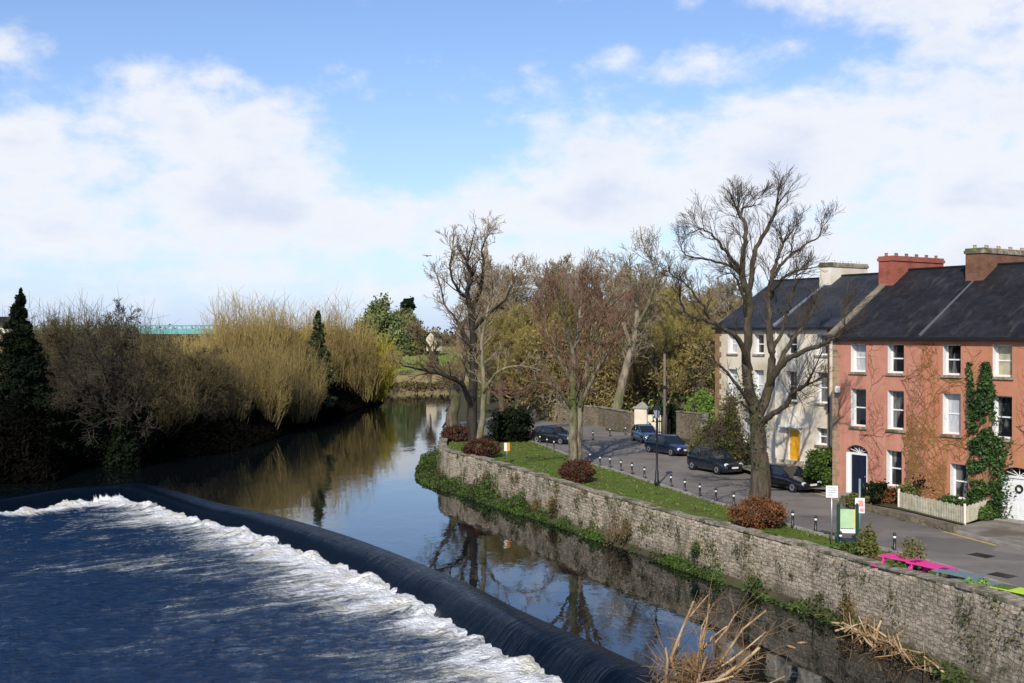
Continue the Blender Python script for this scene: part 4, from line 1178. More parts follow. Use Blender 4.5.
# ------------------------------------------------------------------ trees of the right bank
def side_trees():
    P = dict(BASE, levels=4, kids=[8, 6, 5, 5], rmin=.016, rtrunk=.06, wob=.2, up=.06, spread=.8, ratio=.62)
    Y = 96
    def A(*pp): return [pt(x, y, Y + dy) for x, y, dy in pp]
    limbs = [
        dict(pts=A((474, 448, 0), (472, 425, 0), (472, 402, 0), (474, 370, 0), (473, 340, 0), (471, 315, 0), (467, 293, 0), (471, 278, 0), (467, 262, 0)), r0=.55, r1=.12, kids=22, f0=.3, kl=3.11),
        dict(pts=A((472, 312, 0), (480, 290, 1.5), (484, 265, 2.2), (482, 250, 2.6), (485, 240, 2.8)), r0=.22, r1=.06, kids=14, f0=.15, kl=2.37),
        dict(pts=A((470, 300, 0), (458, 290, -1.5), (450, 270, -2), (452, 252, -2)), r0=.18, r1=.05, kids=10, f0=.2, kl=2.22),
        dict(pts=A((472, 350, 0), (460, 325, 2.0), (445, 305, 3.5), (440, 285, 4)), r0=.18, r1=.05, kids=10, f0=.2, kl=2.22),
        dict(pts=A((473, 330, 0), (490, 312, -1.5), (505, 300, -2.5), (512, 285, -3)), r0=.2, r1=.05, kids=10, f0=.2, kl=2.22),
        dict(pts=A((472, 410, 0), (462, 384, -2.0), (445, 376, -3.0), (425, 371, -4.0), (404, 366, -5)), r0=.26, r1=.06, kids=14, f0=.2, kl=2.07),
    ]
    limbs_tree('bare_tree', 'tall dark bare tree at the wall bend, its long limb reaching over the river', tuple(at(474, 440)), limbs, M['bark_dark'], M['tw_brown'], 11, P)
    Y = 104
    limbs = [dict(pts=A((455, 442, 0), (452, 420, 0), (455, 400, 0), (450, 385, 0), (438, 365, -1), (428, 345, -2)), r0=.75, r1=.12, kids=22, f0=.35, kl=2.66),
             dict(pts=A((455, 402, 0), (462, 380, 2), (466, 355, 3), (462, 330, 4)), r0=.4, r1=.08, kids=14, f0=.2, kl=2.52)]
    limbs_tree('bare_tree', 'stout bare tree leaning over the water beyond the wall bend', tuple(at(455, 432)), limbs, M['bark'], M['tw_brown'], 12, P)
    Y = 90
    limbs = [dict(pts=A((479, 448, 0), (482, 420, 0), (484, 380, .4), (482, 345, .4), (486, 315, 0), (492, 295, 0)), r0=.3, r1=.07, kids=18, f0=.35, kl=2.07),
             dict(pts=A((483, 392, 0), (500, 370, -1), (520, 366, -1.6), (545, 372, -2), (556, 390, -2)), r0=.13, r1=.03, kids=12, f0=.2, kl=1.63, lift=-.15)]
    limbs_tree('bare_tree', 'slender pale bare tree rising from the clipped rust bush at the bend', tuple(at(480, 447)), limbs, M['bark_pale'], M['tw_grey'], 13, P)
    # red budded tree on the lawn
    Y = 77
    P2 = dict(P, rmin=.015, up=.10, spread=.65)
    limbs = [dict(pts=A((573, 476, 0), (573, 440, 0), (573, 400, 0), (573, 356, 0), (566, 322, -1), (560, 300, -1)), r0=.40, r1=.09, kids=26, f0=.3, kl=2.52),
             dict(pts=A((579, 476, .3), (578, 445, .3), (581, 400, .3), (588, 360, .8), (596, 335, 1), (602, 312, 1)), r0=.36, r1=.08, kids=26, f0=.3, kl=2.52),
             dict(pts=A((574, 365, 0), (578, 335, 1.5), (580, 312, 2), (584, 292, 2)), r0=.2, r1=.06, kids=16, f0=.2, kl=2.22),
             dict(pts=A((573, 385, 0), (560, 360, 1.5), (548, 335, 2.2), (540, 318, 2.5)), r0=.17, r1=.05, kids=14, f0=.2, kl=2.22),
             dict(pts=A((580, 405, 0), (596, 372, -1.5), (612, 345, -2.2), (620, 322, -2.5)), r0=.17, r1=.05, kids=14, f0=.2, kl=2.22),
             dict(pts=A((572, 410, 0), (556, 388, -1.5), (538, 382, -2), (520, 390, -2.4)), r0=.13, r1=.03, kids=12, f0=.2, kl=1.78, lift=-.1)]
    limbs_tree('bare_tree', 'twin trunked bare tree with reddish buds, on the lawn in a rust bush', tuple(at(575, 473)), limbs, M['bark_moss'], M['tw_red'], 14, P2)
    Y = 112
    limbs = [dict(pts=A((614, 434, 0), (617, 410, 0), (622, 385, 0), (628, 360, 0), (634, 340, 0), (637, 312, 0), (634, 285, 0)), r0=.62, r1=.14, kids=24, f0=.4, kl=3.55),
             dict(pts=A((632, 346, 0), (622, 322, 2), (617, 300, 3), (612, 278, 3.4)), r0=.26, r1=.07, kids=16, f0=.2, kl=2.96),
             dict(pts=A((635, 330, 0), (650, 300, -2), (655, 275, -3), (650, 258, -3)), r0=.24, r1=.07, kids=16, f0=.2, kl=2.96)]
    limbs_tree('bare_tree', 'bare tree with thick pale leaning trunk beside the white gate pier', tuple(at(614, 428)), limbs, M['bark_pale'], M['tw_grey'], 15, dict(P, rmin=.02))
side_trees()

def plain_tree(name, label, loc, h, r, bark, twig, seed, group, P=None, lean=(0, 0)):
    rng = random.Random(seed)
    root = thing(name, label, 'tree', loc, 0, group)
    tr, cr = Wood(), Wood()
    Q = dict(BASE, **(P or {}))
    grow(rng, tr, cr, Vector((0, 0, -.3)), Vector((lean[0], lean[1], 1)), h * Q.get('trunkf', .72), r, 0, Q)
    tr.build('trunk', bark, root); cr.build('crown', twig, root)
    return root
# protos of the common wood, copied with new turns and sizes
def copy_to(src, loc, sc, rz, label, group):
    c = copy_tree(src); c.location = loc; c.scale = (sc[0], sc[0], sc[1]); c.rotation_euler = (0, 0, rz); c['label'] = label; c['group'] = group
    return c
GB = 'bare trees behind the road'
WP_ = dict(levels=4, kids=[16, 10, 8, 6], rmin=.018, rtrunk=.08, wob=.18, up=.10, spread=.68, ratio=.58, first0=.16)
def backwood():
    rng = random.Random(77)
    back = [  # px, top row, distance, kind, label
        (520, 250, 150, 0, 'tall fine twigged bare tree right of the church spire'),
        (545, 246, 158, 1, 'bare grey tree with upright crown behind the red budded tree'),
        (503, 300, 128, 2, 'olive bare tree just right of the tree at the wall bend'),
        (592, 262, 140, 0, 'bare tree filling the gap between the red budded and the leaning tree'),
        (560, 296, 125, 2, 'yellow green budding tree behind the twin trunked tree'),
        (655, 262, 135, 3, 'broad bare tree with rusty twigs behind the leaning pale trunk'),
        (682, 282, 124, 2, 'mossy olive tree behind the tall wooden pole'),
        (668, 312, 118, 2, 'smaller olive tree above the white gate pier'),
        (702, 290, 132, 3, 'rusty olive tree touching the far gable of the white house'),
        (725, 268, 142, 1, 'pale bare tree rising behind the white house roof'),
        (608, 300, 150, 3, 'brown bare tree low behind the leaning pale trunk'),
        (640, 325, 121, 3, 'low brown tree left of the tall wooden pole'),
        (530, 330, 140, 2, 'low olive tree behind the far road bend'),
        (488, 322, 150, 3, 'brown twiggy tree below the church spire'),
        (580, 330, 132, 2, 'low yellow green tree behind the twin trunks'),
        (745, 290, 150, 2, 'olive tree showing left of the white chimney behind the roof'),
        (535, 254, 165, 0, 'fine twigged tree between the spire and the red budded tree'),
        (574, 252, 162, 1, 'pale upright tree right behind the red budded tree'),
        (626, 250, 152, 0, 'wide pale crown above the leaning pale trunk'),
        (642, 262, 160, 1, 'pale tree right of the leaning pale trunk, far back'),
        (672, 272, 150, 0, 'fine twigged tree above the tall wooden pole'),
        (706, 274, 165, 1, 'pale tree just left of the white house roof'),
        (503, 258, 172, 1, 'pale tree just right of the church spire, farthest back'),
        (692, 304, 126, 2, 'yellow olive tree left of the white house gable'),
        (516, 312, 126, 2, 'yellow olive tree over the black ivy clump'),
        (548, 318, 119, 2, 'yellow olive tree left of the twin trunks, by the road bend'),
        (430, 352, 190, 3, 'small brown tree on the bank below the distant white cottage'),
    ]
    mats = [(M['bark'], M['tw_grey']), (M['bark_pale'], M['tw_grey']), (M['bark'], M['tw_olive']), (M['bark'], M['tw_brown'])]
    protos = {}
    for i, (px, top, Y, k, lab) in enumerate(back):
        zt = ZC + (HY - top) / F * Y; X_ = (px - 512) / F * Y
        key = (k, i % 2)
        base_h = 16.0
        if key not in protos:
            protos[key] = plain_tree('bare_tree', lab, (X_, Y, -.05), base_h, .42, mats[k][0], mats[k][1], 40 + i, GB, WP_)
            o = protos[key]
            # true height of the grown tree
            hh = max(v.co.z for ch in o.children for v in ch.data.vertices); o['h'] = hh
        else:
            o = copy_to(protos[key], (X_, Y, -.05), (1, 1), rng.uniform(0, 6.28), lab, GB)
            hh = protos[key]['h']
        s = (zt + .05) / hh
        o.scale = (s * 1.05, s * 1.05, s)
    for o in list(COL.objects):
        if 'h' in o.keys(): del o['h']
    g = np.random.default_rng(31)
    for nm, mat, n, zmax, size, lab, x0, x1 in (('woodland_scrub', 'lf_wood', 470, 11.0, .19, 'olive brown budding scrub between the trees behind the road', 486, 728), ('woodland_undergrowth', 'lf_ivy', 60, 6.0, .22, 'green ivy growth among the trees behind the road', 560, 730)):
        P = []
        for i in range(n):
            px = g.uniform(x0, x1); Y = g.uniform(116, 172); 
            if px < 530: Y += 30
            z = zmax * g.uniform(.03, 1) ** 1.3
            c = clumps(g, 230, (g.uniform(1.2, 2.4), 1.6, g.uniform(1.0, 2.2)), 14, .42, .3); c += np.array([(px - 512) / F * Y, Y, z]); c[:, 2] = np.abs(c[:, 2]); P.append(c)
        V, Q = leaf_quads(np.concatenate(P), size, g, aspect=2.4)
        o = link(nm, mesh_np(nm, V, Q), M[mat]); tag(o, lab, 'scrub', kind='stuff')
backwood()

# ------------------------------------------------------------------ left bank
GL = 'trees on the left river bank'
def coppice(name, label, loc, rad, h, mat, seed, n=900, r=.03, lean=.35, group=GL, cat='willow', bark='bark_dark', up=.5):
    """many thin upright shoots from a stool, each with side shoots"""
    rng = random.Random(seed)
    root = thing(name, label, cat, loc, 0, group)
    tr, cr = Wood(), Wood()
    for i in range(10):
        a = rng.uniform(0, 6.283); q = rad * rng.uniform(.1, .6)
        b = Vector((math.cos(a) * q, math.sin(a) * q, -.3)); e = b + Vector((math.cos(a) * .3 * rad * rng.random(), math.sin(a) * .3 * rad * rng.random(), h * rng.uniform(.35, .6)))
        mid = b.lerp(e, .5) + rv(rng) * .3
        tr.add([tuple(b), tuple(mid), tuple(e)], [.22, .15, .07], 6)
    h *= 1.10
    stools = [(0, 0, 1.0, .62), (rad * .25, 0, .97, .5), (-rad * .3, .1 * rad, .94, .5)]
    for k in range(8):
        a = rng.uniform(0, 6.283); q = rad * rng.uniform(.4, .85); stools.append((math.cos(a) * q, math.sin(a) * q, rng.uniform(.66, 1.0), rng.uniform(.25, .5)))
    for i in range(n):
        sx, sy, sh, sr = rng.choice(stools)
        a = rng.uniform(0, 6.283); q = rad * sr * math.sqrt(rng.random()); edge = q / (rad * sr)
        x, y = sx + math.cos(a) * q, sy + math.sin(a) * q
        hh = h * sh * (1 - .40 * edge ** 2.2) * rng.uniform(.60, 1.06)
        z0 = hh * rng.uniform(0, .5)
        ln = lean * edge * hh * rng.uniform(.3, .75)
        b = Vector((sx + (x - sx) * .6, sy + (y - sy) * .6, z0)); tip = Vector((x + math.cos(a) * ln, y + math.sin(a) * ln, hh))
        p1 = b.lerp(tip, .35) + rv(rng) * .42 + Vector((0, 0, .2)); p2 = b.lerp(tip, .7) + rv(rng) * .5 + Vector((0, 0, .35))
        cr.add([tuple(b), tuple(p1), tuple(p2), tuple(tip)], [r * 1.5, r * 1.2, r * .8, r * .4], 3)
        for k in range(6):
            f = rng.uniform(.2, .97); s0 = b.lerp(tip, f); dd = ((tip - b).normalized() * up + rv(rng) * .75 + Vector((0, 0, .35))).normalized()
            l = hh * rng.uniform(.08, .2)
            cr.add([tuple(s0), tuple(s0 + dd * l * .5 + rv(rng) * .06), tuple(s0 + dd * l)], [r * .7, r * .55, r * .3], 3)
    tr.build('trunk', M[bark], root); cr.build('crown', mat, root)
    return root
def conifer(name, label, loc, h, rad, mat, seed, n, group=GL, droop=.25, size=.32):
    rng = np.random.default_rng(seed)
    root = thing(name, label, 'conifer', loc, 0, group)
    mb = MB(); mb.tube([(0, 0, -.3), (.05, 0, h * .5), (0, .03, h * .97)], [.28, .16, .03], 8); mb.build('trunk', M['bark_dark'], root, smooth=True)
    w = 210; P = []
    f = rng.uniform(0.02, 1, w) ** .8
    for i in range(w):
        a = rng.uniform(0, 6.283); z = h * f[i]; R = rad * (1 - f[i]) ** .8 * rng.uniform(.45, 1.25) + .12
        m = int(n / w * (.4 + 1.5 * (1 - f[i])))
        u = rng.uniform(.1, 1, m)
        x = np.cos(a) * R * u + rng.normal(size=m) * .12 * R; y = np.sin(a) * R * u + rng.normal(size=m) * .12 * R
        zz = z - droop * R * u ** 1.6 + rng.normal(size=m) * .13 + .1
        P.append(np.stack([x, y, np.maximum(zz, .1)], -1))
    V, Q = leaf_quads(np.concatenate(P), size, rng, .2, 2.0)
    link('foliage', mesh_np('foliage', V, Q), mat, root)
    return root
def Lp(px, Y, z=-1.0): return ((px - 512) / F * Y, Y, z)
def zt(top, Y): return ZC + (HY - top) / F * Y
def left_bank_trees():
    conifer('conifer', 'dark narrow spruce at the far left edge of the river bank', Lp(20, 92, -1.9), zt(293, 92) + 1.9, 3.5, M['lf_conifer'], 3, 90000, size=.15)
    P = dict(BASE, levels=4, kids=[15, 9, 7, 5], rmin=.021, rtrunk=.07, wob=.22, up=.06, spread=.85, ratio=.6, first0=.14)
    def T(px, top, Y, bark, twig, seed, label, z=-1.5, r=.35, tf=.72, w=1.0):
        o = plain_tree('bare_tree', label, Lp(px, Y, z), 14, r, M[bark], M[twig], seed, GL, dict(P, trunkf=tf))
        hh = max(v.co.z for ch in o.children for v in ch.data.vertices)
        s = (zt(top, Y) - z) / hh; o.scale = (s * w, s * w, s)
        return o
    T(128, 298, 97, 'bark_dark', 'tw_dark', 61, 'dark bare tree with ivy clad trunk standing at the water edge by the weir corner', z=-2.2, r=.45)
    T(60, 312, 108, 'bark_dark', 'tw_left', 62, 'brown twiggy tree just right of the dark spruce', w=1.2)
    T(88, 312, 112, 'bark_dark', 'tw_left', 63, 'brown bare tree between the spruce and the weir corner tree', w=1.2)
    T(106, 326, 104, 'bark', 'tw_left', 64, 'lower crooked bare tree left of the weir corner tree')
    T(160, 332, 108, 'bark_dark', 'tw_left', 65, 'brown bare tree right of the weir corner tree', w=1.2)
    T(45, 345, 103, 'bark', 'tw_left', 66, 'crooked pale stemmed tree at the foot of the spruce')
    T(190, 345, 116, 'bark_dark', 'tw_left', 67, 'low dark tree before the golden willows, under the teal bridge', w=1.3)
    T(8, 345, 112, 'bark_dark', 'tw_dark', 68, 'dark bare tree left of the spruce, cut by the picture edge')
    for px, top, Y, rad, n, sd, lab in (
        (48, 312, 116, 5.5, 1300, 101, 'tall brown thicket just right of the dark spruce'), (84, 310, 124, 5.5, 1300, 102, 'tall brown thicket behind the weir corner tree, on its left'),
        (112, 316, 119, 5.0, 1200, 103, 'brown thicket right behind the weir corner tree'), (150, 338, 122, 5.5, 1000, 104, 'brown thicket below the left half of the teal bridge'),
        (180, 345, 126, 5.0, 1000, 105, 'brown thicket below the right half of the teal bridge'), (62, 345, 104, 4.2, 900, 106, 'low dark thicket at the water between spruce and corner tree'),
        (150, 372, 110, 4.4, 900, 107, 'low dark thicket at the water right of the corner tree'), (182, 380, 116, 4.2, 800, 108, 'low dark thicket at the water farther right of the corner tree'),
        (275, 372, 136, 4.6, 800, 109, 'low dark thicket at the water under the golden willows')):
        coppice('thicket', lab, Lp(px, Y, -1.6), rad, zt(top, Y) + 1.6, M['tw_left' if sd not in (106, 108) else 'tw_dark'], sd, n, .026, lean=.45, cat='thicket', up=.3)
    coppice('willow', 'big golden willow clump right of the teal bridge', Lp(243, 150, -1.4), 6.6, zt(303, 150) + 1.4, M['tw_gold'], 71, 1500, .032)
    coppice('willow', 'golden willow clump between the big one and the cypress', Lp(285, 158, -1.4), 6.0, zt(305, 158) + 1.4, M['tw_gold'], 72, 1300, .032)
    coppice('willow', 'brown gold willow right behind the cypress', Lp(338, 178, -1.4), 6.5, zt(306, 178) + 1.4, M['tw_gold'], 73, 1300, .036)
    coppice('willow', 'yellow willow at the tip of the bank, hanging over the water', Lp(371, 184, -1.8), 3.4, zt(334, 184) + 1.8, M['tw_yellow'], 74, 1300, .04, lean=.7)
    coppice('willow', 'olive willow low over the water before the cypress', Lp(298, 142, -1.6), 4.6, zt(345, 142) + 1.6, M['tw_gold2'], 75, 1000, .03)
    coppice('willow', 'dull brown thicket of shoots below the big golden willow', Lp(238, 128, -1.6), 5.4, zt(345, 128) + 1.6, M['tw_gold2'], 76, 1100, .028)
    coppice('willow', 'dark leaning shoots at the water edge left of the golden willows', Lp(205, 120, -1.6), 4.4, zt(352, 120) + 1.6, M['tw_left'], 77, 1000, .028)
    coppice('willow', 'brown shoots beside the yellow willow at the bank tip', Lp(346, 176, -1.6), 4.4, zt(338, 176) + 1.6, M['tw_gold2'], 78, 900, .035)
    coppice('willow', 'pale golden willow behind the teal bridge end', Lp(192, 205, -1.2), 8, zt(336, 205) + 1.2, M['tw_gold'], 79, 900, .045)
    coppice('willow', 'pale golden willow behind the bare trees near the spruce', Lp(120, 200, -1.2), 9, zt(345, 200) + 1.2, M['tw_gold'], 80, 900, .045)
    coppice('willow', 'golden willow seen left of the spruce at the picture edge', Lp(4, 170, -1.2), 6, zt(338, 170) + 1.2, M['tw_gold'], 81, 800, .04)
    conifer('conifer', 'slim green cypress among the golden willows', Lp(318, 150, -1.4), zt(313, 150) + 1.4, 2.5, M['lf_conifer2'], 5, 20000, droop=-.2, size=.24)
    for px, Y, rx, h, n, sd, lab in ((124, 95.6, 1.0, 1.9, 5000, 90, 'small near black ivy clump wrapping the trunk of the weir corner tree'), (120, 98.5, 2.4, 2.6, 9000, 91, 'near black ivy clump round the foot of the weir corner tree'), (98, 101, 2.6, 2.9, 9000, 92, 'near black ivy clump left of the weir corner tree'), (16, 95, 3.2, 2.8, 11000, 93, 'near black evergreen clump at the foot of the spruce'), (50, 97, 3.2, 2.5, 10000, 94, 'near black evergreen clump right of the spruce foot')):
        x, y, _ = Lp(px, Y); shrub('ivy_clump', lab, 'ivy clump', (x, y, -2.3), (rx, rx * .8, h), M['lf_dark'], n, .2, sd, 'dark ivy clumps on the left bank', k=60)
    # undergrowth and scrub, as one mass
    rng = np.random.default_rng(12); P = []
    for p, q in zip(left_bank[:-1], left_bank[1:]):
        L = (q - p).length; m = int(L * 1000)
        u = rng.uniform(0, 1, m)[:, None]; base = np.array(p) * (1 - u) + np.array(q) * u
        d = (q - p).normalized(); nb = np.array([-d.y, d.x, 0])
        k = rng.gamma(1.6, 1.6, m) - .5
        hgt = (.6 + 6.5 * np.maximum(0, fbm(base[:, 0] * .3, base[:, 1] * .3, 3) - .18)) * np.clip(.30 + k * .40, .12, 1.6)
        z = rng.uniform(0, 1, m) ** 1.2 * hgt - 2.25
        b = base + nb[None] * k[:, None]; b[:, 2] = z; P.append(b)
    V, Q = leaf_quads(np.concatenate(P), .19, rng, aspect=2.6)
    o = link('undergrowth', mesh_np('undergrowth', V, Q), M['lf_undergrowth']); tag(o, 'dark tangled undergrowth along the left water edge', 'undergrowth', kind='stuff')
    P = []
    for i in range(420):
        px = rng.uniform(-30, 372); Y = 112 + rng.uniform(0, 60) + px * .12
        if px > 300: Y += 25
        x, y, _ = Lp(px, Y)
        c = clumps(rng, 260, (rng.uniform(1.5, 3), rng.uniform(1.5, 3), rng.uniform(1.2, 2.6)), 10, .3, .5); c += np.array([x, y, rng.uniform(-.5, 4.5)]); P.append(c)
    V, Q = leaf_quads(np.concatenate(P), .22, rng, aspect=2.8)
    o = link('scrub', mesh_np('scrub', V, Q), M['lf_leftscrub']); tag(o, 'brown winter scrub filling the left bank between the trees', 'scrub', kind='stuff')
left_bank_trees()

# ------------------------------------------------------------------ far things
def gz(Y): fr = min(1, max(0, (Y - 214) / 110)); return -2.1 + 7.6 * fr ** .8
def round_tree(label, px, top, Y, rx, rz, mat, seed, n, group='evergreens on the far field', size=.6, name='evergreen_tree'):
    rng = np.random.default_rng(seed); z0 = gz(Y); zc = zt(top, Y) - rz
    root = thing(name, label, 'tree', ((px - 512) / F * Y, Y, z0 - .3), 0, group)
    mb = MB(); h = zc - z0 + .3
    mb.tube([(0, 0, 0), (.1, 0, h * .6), (0, .1, h + rz * .3)], [.45, .35, .12], 8)
    rr = random.Random(seed)
    for i in range(7):
        a = rr.uniform(0, 6.28); mb.tube([(0, 0, h * rr.uniform(.5, .9)), (math.cos(a) * rx * .6, math.sin(a) * rx * .6, h + rz * rr.uniform(-.4, .5))], [.16, .05], 6)
    mb.build('trunk', M['bark_dark'], root, smooth=True)
    p = clumps(rng, n, (rx, rx, rz), 38, .2, .5, lump=.18); p[:, 2] += h
    V, Q = leaf_quads(p, size, rng); link('crown', mesh_np('crown', V, Q), mat, root)
    return root
round_tree('tallest round topped pine on the far field', 377, 304, 300, 3.8, 5.8, M['lf_pine'], 1, 9000)
round_tree('broad grey green pine right of the tallest far pine', 402, 314, 306, 4.4, 4.6, M['lf_pine'], 2, 9000)
round_tree('small dark pine head poking up at the right of the far pines', 408, 300, 325, 1.5, 1.8, M['lf_dark'], 3, 3000)
round_tree('lower pine filling the middle of the far pines', 388, 320, 296, 5.5, 5.5, M['lf_pine'], 4, 9000)
round_tree('pale low evergreen at the right end of the far pines', 418, 326, 298, 4.6, 5.0, M['lf_hedge'], 5, 7000)
round_tree('dark evergreen at the left of the far pines, behind the willow', 366, 322, 300, 3.0, 5.5, M['lf_pine'], 6, 5000)
def farwood():
    rng = np.random.default_rng(9); P = []
    for i in range(420):
        Y = rng.uniform(335, 460); x = rng.uniform(-.50, .52) * Y
        if abs(x / Y + .105) < .03 and Y < 420: continue
        h = rng.uniform(2.5, 4.4); c = clumps(rng, 190, (rng.uniform(3, 6), 3, h), 12, .28, .4); c += np.array([x, Y, 5.2 + h * .5]); P.append(c)
    V, Q = leaf_quads(np.concatenate(P), .8, rng)
    o = link('distant_wood', mesh_np('distant_wood', V, Q), M['lf_scrub']); tag(o, 'brown distant wood along the horizon', 'wood', kind='stuff')
    P = []
    for i in range(60):
        Y = rng.uniform(236, 262); x = rng.uniform(-.16, .02) * Y
        if rng.random() < .6: Y = rng.uniform(216, 222); x = rng.uniform(-.14, -.05) * Y
        c = clumps(rng, 90, (rng.uniform(1, 2.6), 1, rng.uniform(.4, 1.0)), 8, .3, .4); c += np.array([x, Y, gz(Y) + .5]); P.append(c)
    V, Q = leaf_quads(np.concatenate(P), .35, rng)
    o = link('reed_bank', mesh_np('reed_bank', V, Q), M['lf_scrub']); tag(o, 'dry brown reeds along the far water edge below the field', 'reeds', kind='stuff')
farwood()
def church():
    Y = 290; x = (486 - 512) / F * Y
    M['tanstone'] = mat_noise('tan church stone', (.34, .27, .18), (.25, .19, .13), .6, .9, .2, 4)
    root = thing('church', 'distant stone church whose slim spire shows between bare branches', 'church', (x, Y, 4.5), .3)
    mb = MB(); mb.box(-1.7, 1.7, -1.7, 1.7, 0, 17); mb.build('tower', M['tanstone'], root)
    mb = MB()
    for sx in (-1, 1):
        for sy in (-1, 1): mb.lathe([(.32, 17.002), (.32, 18.2), (0.02, 20.2)], 6, (sx * 1.35, sy * 1.35, 0))
    mb.build('pinnacle', M['tanstone'], root)
    mb = MB(); mb.lathe([(1.45, 17.003), (1.2, 20), (.7, 26), (.05, zt(239, Y) - 4.5)], 8); mb.build('spire', M['tanstone'], root)
    mb = MB()
    for sy in (-1.72, 1.72): mb.box(-.4, .4, sy - .02, sy + .02, 12.5, 15.5)
    mb.build('belfry_opening', M['iron'], root)
    mb = MB(); mb.box(-3.5, 3.5, 1.75, 18, 0, 6.5); mb.build('nave', M['tanstone'], root)
    mb = MB(); mb.poly([(-3.8, 1.8, 6.52), (3.8, 1.8, 6.52), (0, 1.8, 10.5)]); mb.poly([(-3.8, 18, 6.52), (0, 18, 10.5), (3.8, 18, 6.52)]); mb.quad((-3.8, 1.8, 6.52), (0, 1.8, 10.5), (0, 18, 10.5), (-3.8, 18, 6.52)); mb.quad((3.8, 1.8, 6.52), (3.8, 18, 6.52), (0, 18, 10.5), (0, 1.8, 10.5))
    mb.build('nave_roof', M['slate2'], root)
church()
def cottage(px, eave_y, Y, w, d, h, rh, label, wallm, roofm, rz, name='cottage'):
    x = (px - 512) / F * Y; ze = zt(eave_y, Y); z0 = ze - h
    root = thing(name, label, 'house', (x, Y, z0), rz)
    mb = MB(); mb.quad((-w / 2, -d / 2, 0), (w / 2, -d / 2, 0), (w / 2, -d / 2, h), (-w / 2, -d / 2, h)); mb.quad((w / 2, d / 2, 0), (-w / 2, d / 2, 0), (-w / 2, d / 2, h), (w / 2, d / 2, h))
    for s in (-1, 1): mb.poly([(s * w / 2, -d / 2, 0), (s * w / 2, d / 2, 0), (s * w / 2, d / 2, h), (s * w / 2, 0, h + rh), (s * w / 2, -d / 2, h)])
    mb.build('wall', wallm, root)
    r = MB(); o = .25
    r.quad((-w / 2 - o, -d / 2 - o, h - .1), (w / 2 + o, -d / 2 - o, h - .1), (w / 2 + o, 0, h + rh + .08), (-w / 2 - o, 0, h + rh + .08)); r.quad((w / 2 + o, d / 2 + o, h - .1), (-w / 2 - o, d / 2 + o, h - .1), (-w / 2 - o, 0, h + rh + .08), (w / 2 + o, 0, h + rh + .08))
    rf = r.build('roof', roofm, root)
    c = MB(); c.box(w / 2 - .9, w / 2 - .2, -.4, .4, h + rh - .5, h + rh + 1.0); c.build('chimney', wallm, rf)
    for i in (-1, 0, 1):
        q = MB(); q.box(i * w * .3 - .4, i * w * .3 + .4, -d / 2 - .03, -d / 2 - .003, h * .35, h * .78); f = q.build('window', M['white'], root)
        q = MB(); q.box(i * w * .3 - .32, i * w * .3 + .32, -d / 2 - .05, -d / 2 - .032, h * .38, h * .75); q.build('pane', M['glass'], f)
    return root
cottage(434, 338, 292, 2.2, 3.6, 3.4, 1.6, 'distant white cottage on the hill between the pines and the bare tree', M['greywhite'], M['slate2'], .9)
cottage(4, 325, 300, 7, 6, 4.5, 2.2, 'distant stone house at the far left picture edge beyond the spruce', M['brownstone'] if False else M['greywhite'], M['slate'], .2)
def teal_bridge():
    M['teal'] = mat_noise('teal bridge paint', (.10, .30, .29), (.14, .37, .35), .8, .5, spec=.4)
    Y = 290; x0, x1 = (40 - 512) / F * Y, (222 - 512) / F * Y; zb, zt_ = zt(334, Y), zt(325, Y); L = x1 - x0
    root = thing('girder_bridge', 'distant teal painted girder bridge above the bare trees', 'bridge', (x0, Y, 0))
    for yy in (0, 5):
        mb = MB(); mb.box(0, L, yy - .15, yy + .15, zb, zb + .45).box(0, L, yy - .15, yy + .15, zt_ - .35, zt_)
        mb.build('chord', M['teal'], root)
        mb = MB(); k = 0
        while k * 2.4 < L:
            mb.box(k * 2.4, k * 2.4 + .22, yy - .12, yy + .12, zb + .45, zt_ - .35); k += 1
        mb.box(0, L, yy - .03, yy + .03, zb + .45, zt_ - .35 - .6)
        mb.build('web', M['teal'], root)
    mb = MB(); mb.box(0, L, .2, 4.8, zb - .2, zb + .1); mb.build('deck', M['concrete'], root)
    for k in range(3):
        mb = MB(); mb.box(L * (.1 + .4 * k) - .8, L * (.1 + .4 * k) + .8, .4, 4.6, -2, zb - .202); mb.build('pier', M['concrete'], root)
teal_bridge()

# ------------------------------------------------------------------ street edge: hedges, bushes, gate, garden walls
rust = 'clipped rust bushes at the tree feet'
b = at(481, 457); shrub('clipped_bush', 'rounded dark rust bush on the grass at the wall bend', 'bush', b, (1.3, 1.2, .72), M['lf_rust_dark'], 8000, .095, 1, rust, k=90, tight=.12, shell=.8, lump=.04)
b = at(458, 441); shrub('clipped_bush', 'smaller dark rust bush at the very end of the wall', 'bush', b, (1.3, 1.2, .68), M['lf_rust_dark'], 7000, .095, 2, rust, k=90, tight=.12, shell=.8, lump=.04)
b = at(577, 482); shrub('clipped_bush', 'rounded rust bush around the feet of the twin trunked tree', 'bush', b, (1.0, 1.0, .68), M['lf_rust_dark'], 8000, .085, 3, rust, k=90, tight=.12, shell=.8, lump=.04)
b = at(757, 527); shrub('clipped_bush', 'orange rust bush around the foot of the big bare tree', 'bush', b, (1.2, 1.1, .66), M['lf_rust'], 9000, .075, 4, rust, k=110, tight=.15, shell=.75, lump=.10, stems=60)
b = at(826, 490); shrub('laurel_bush', 'round green laurel bush before the navy door', 'bush', b, (1.25, 1.15, 1.22), M['lf_green'], 9000, .12, 5, k=90, tight=.13, shell=.8, lump=.06)
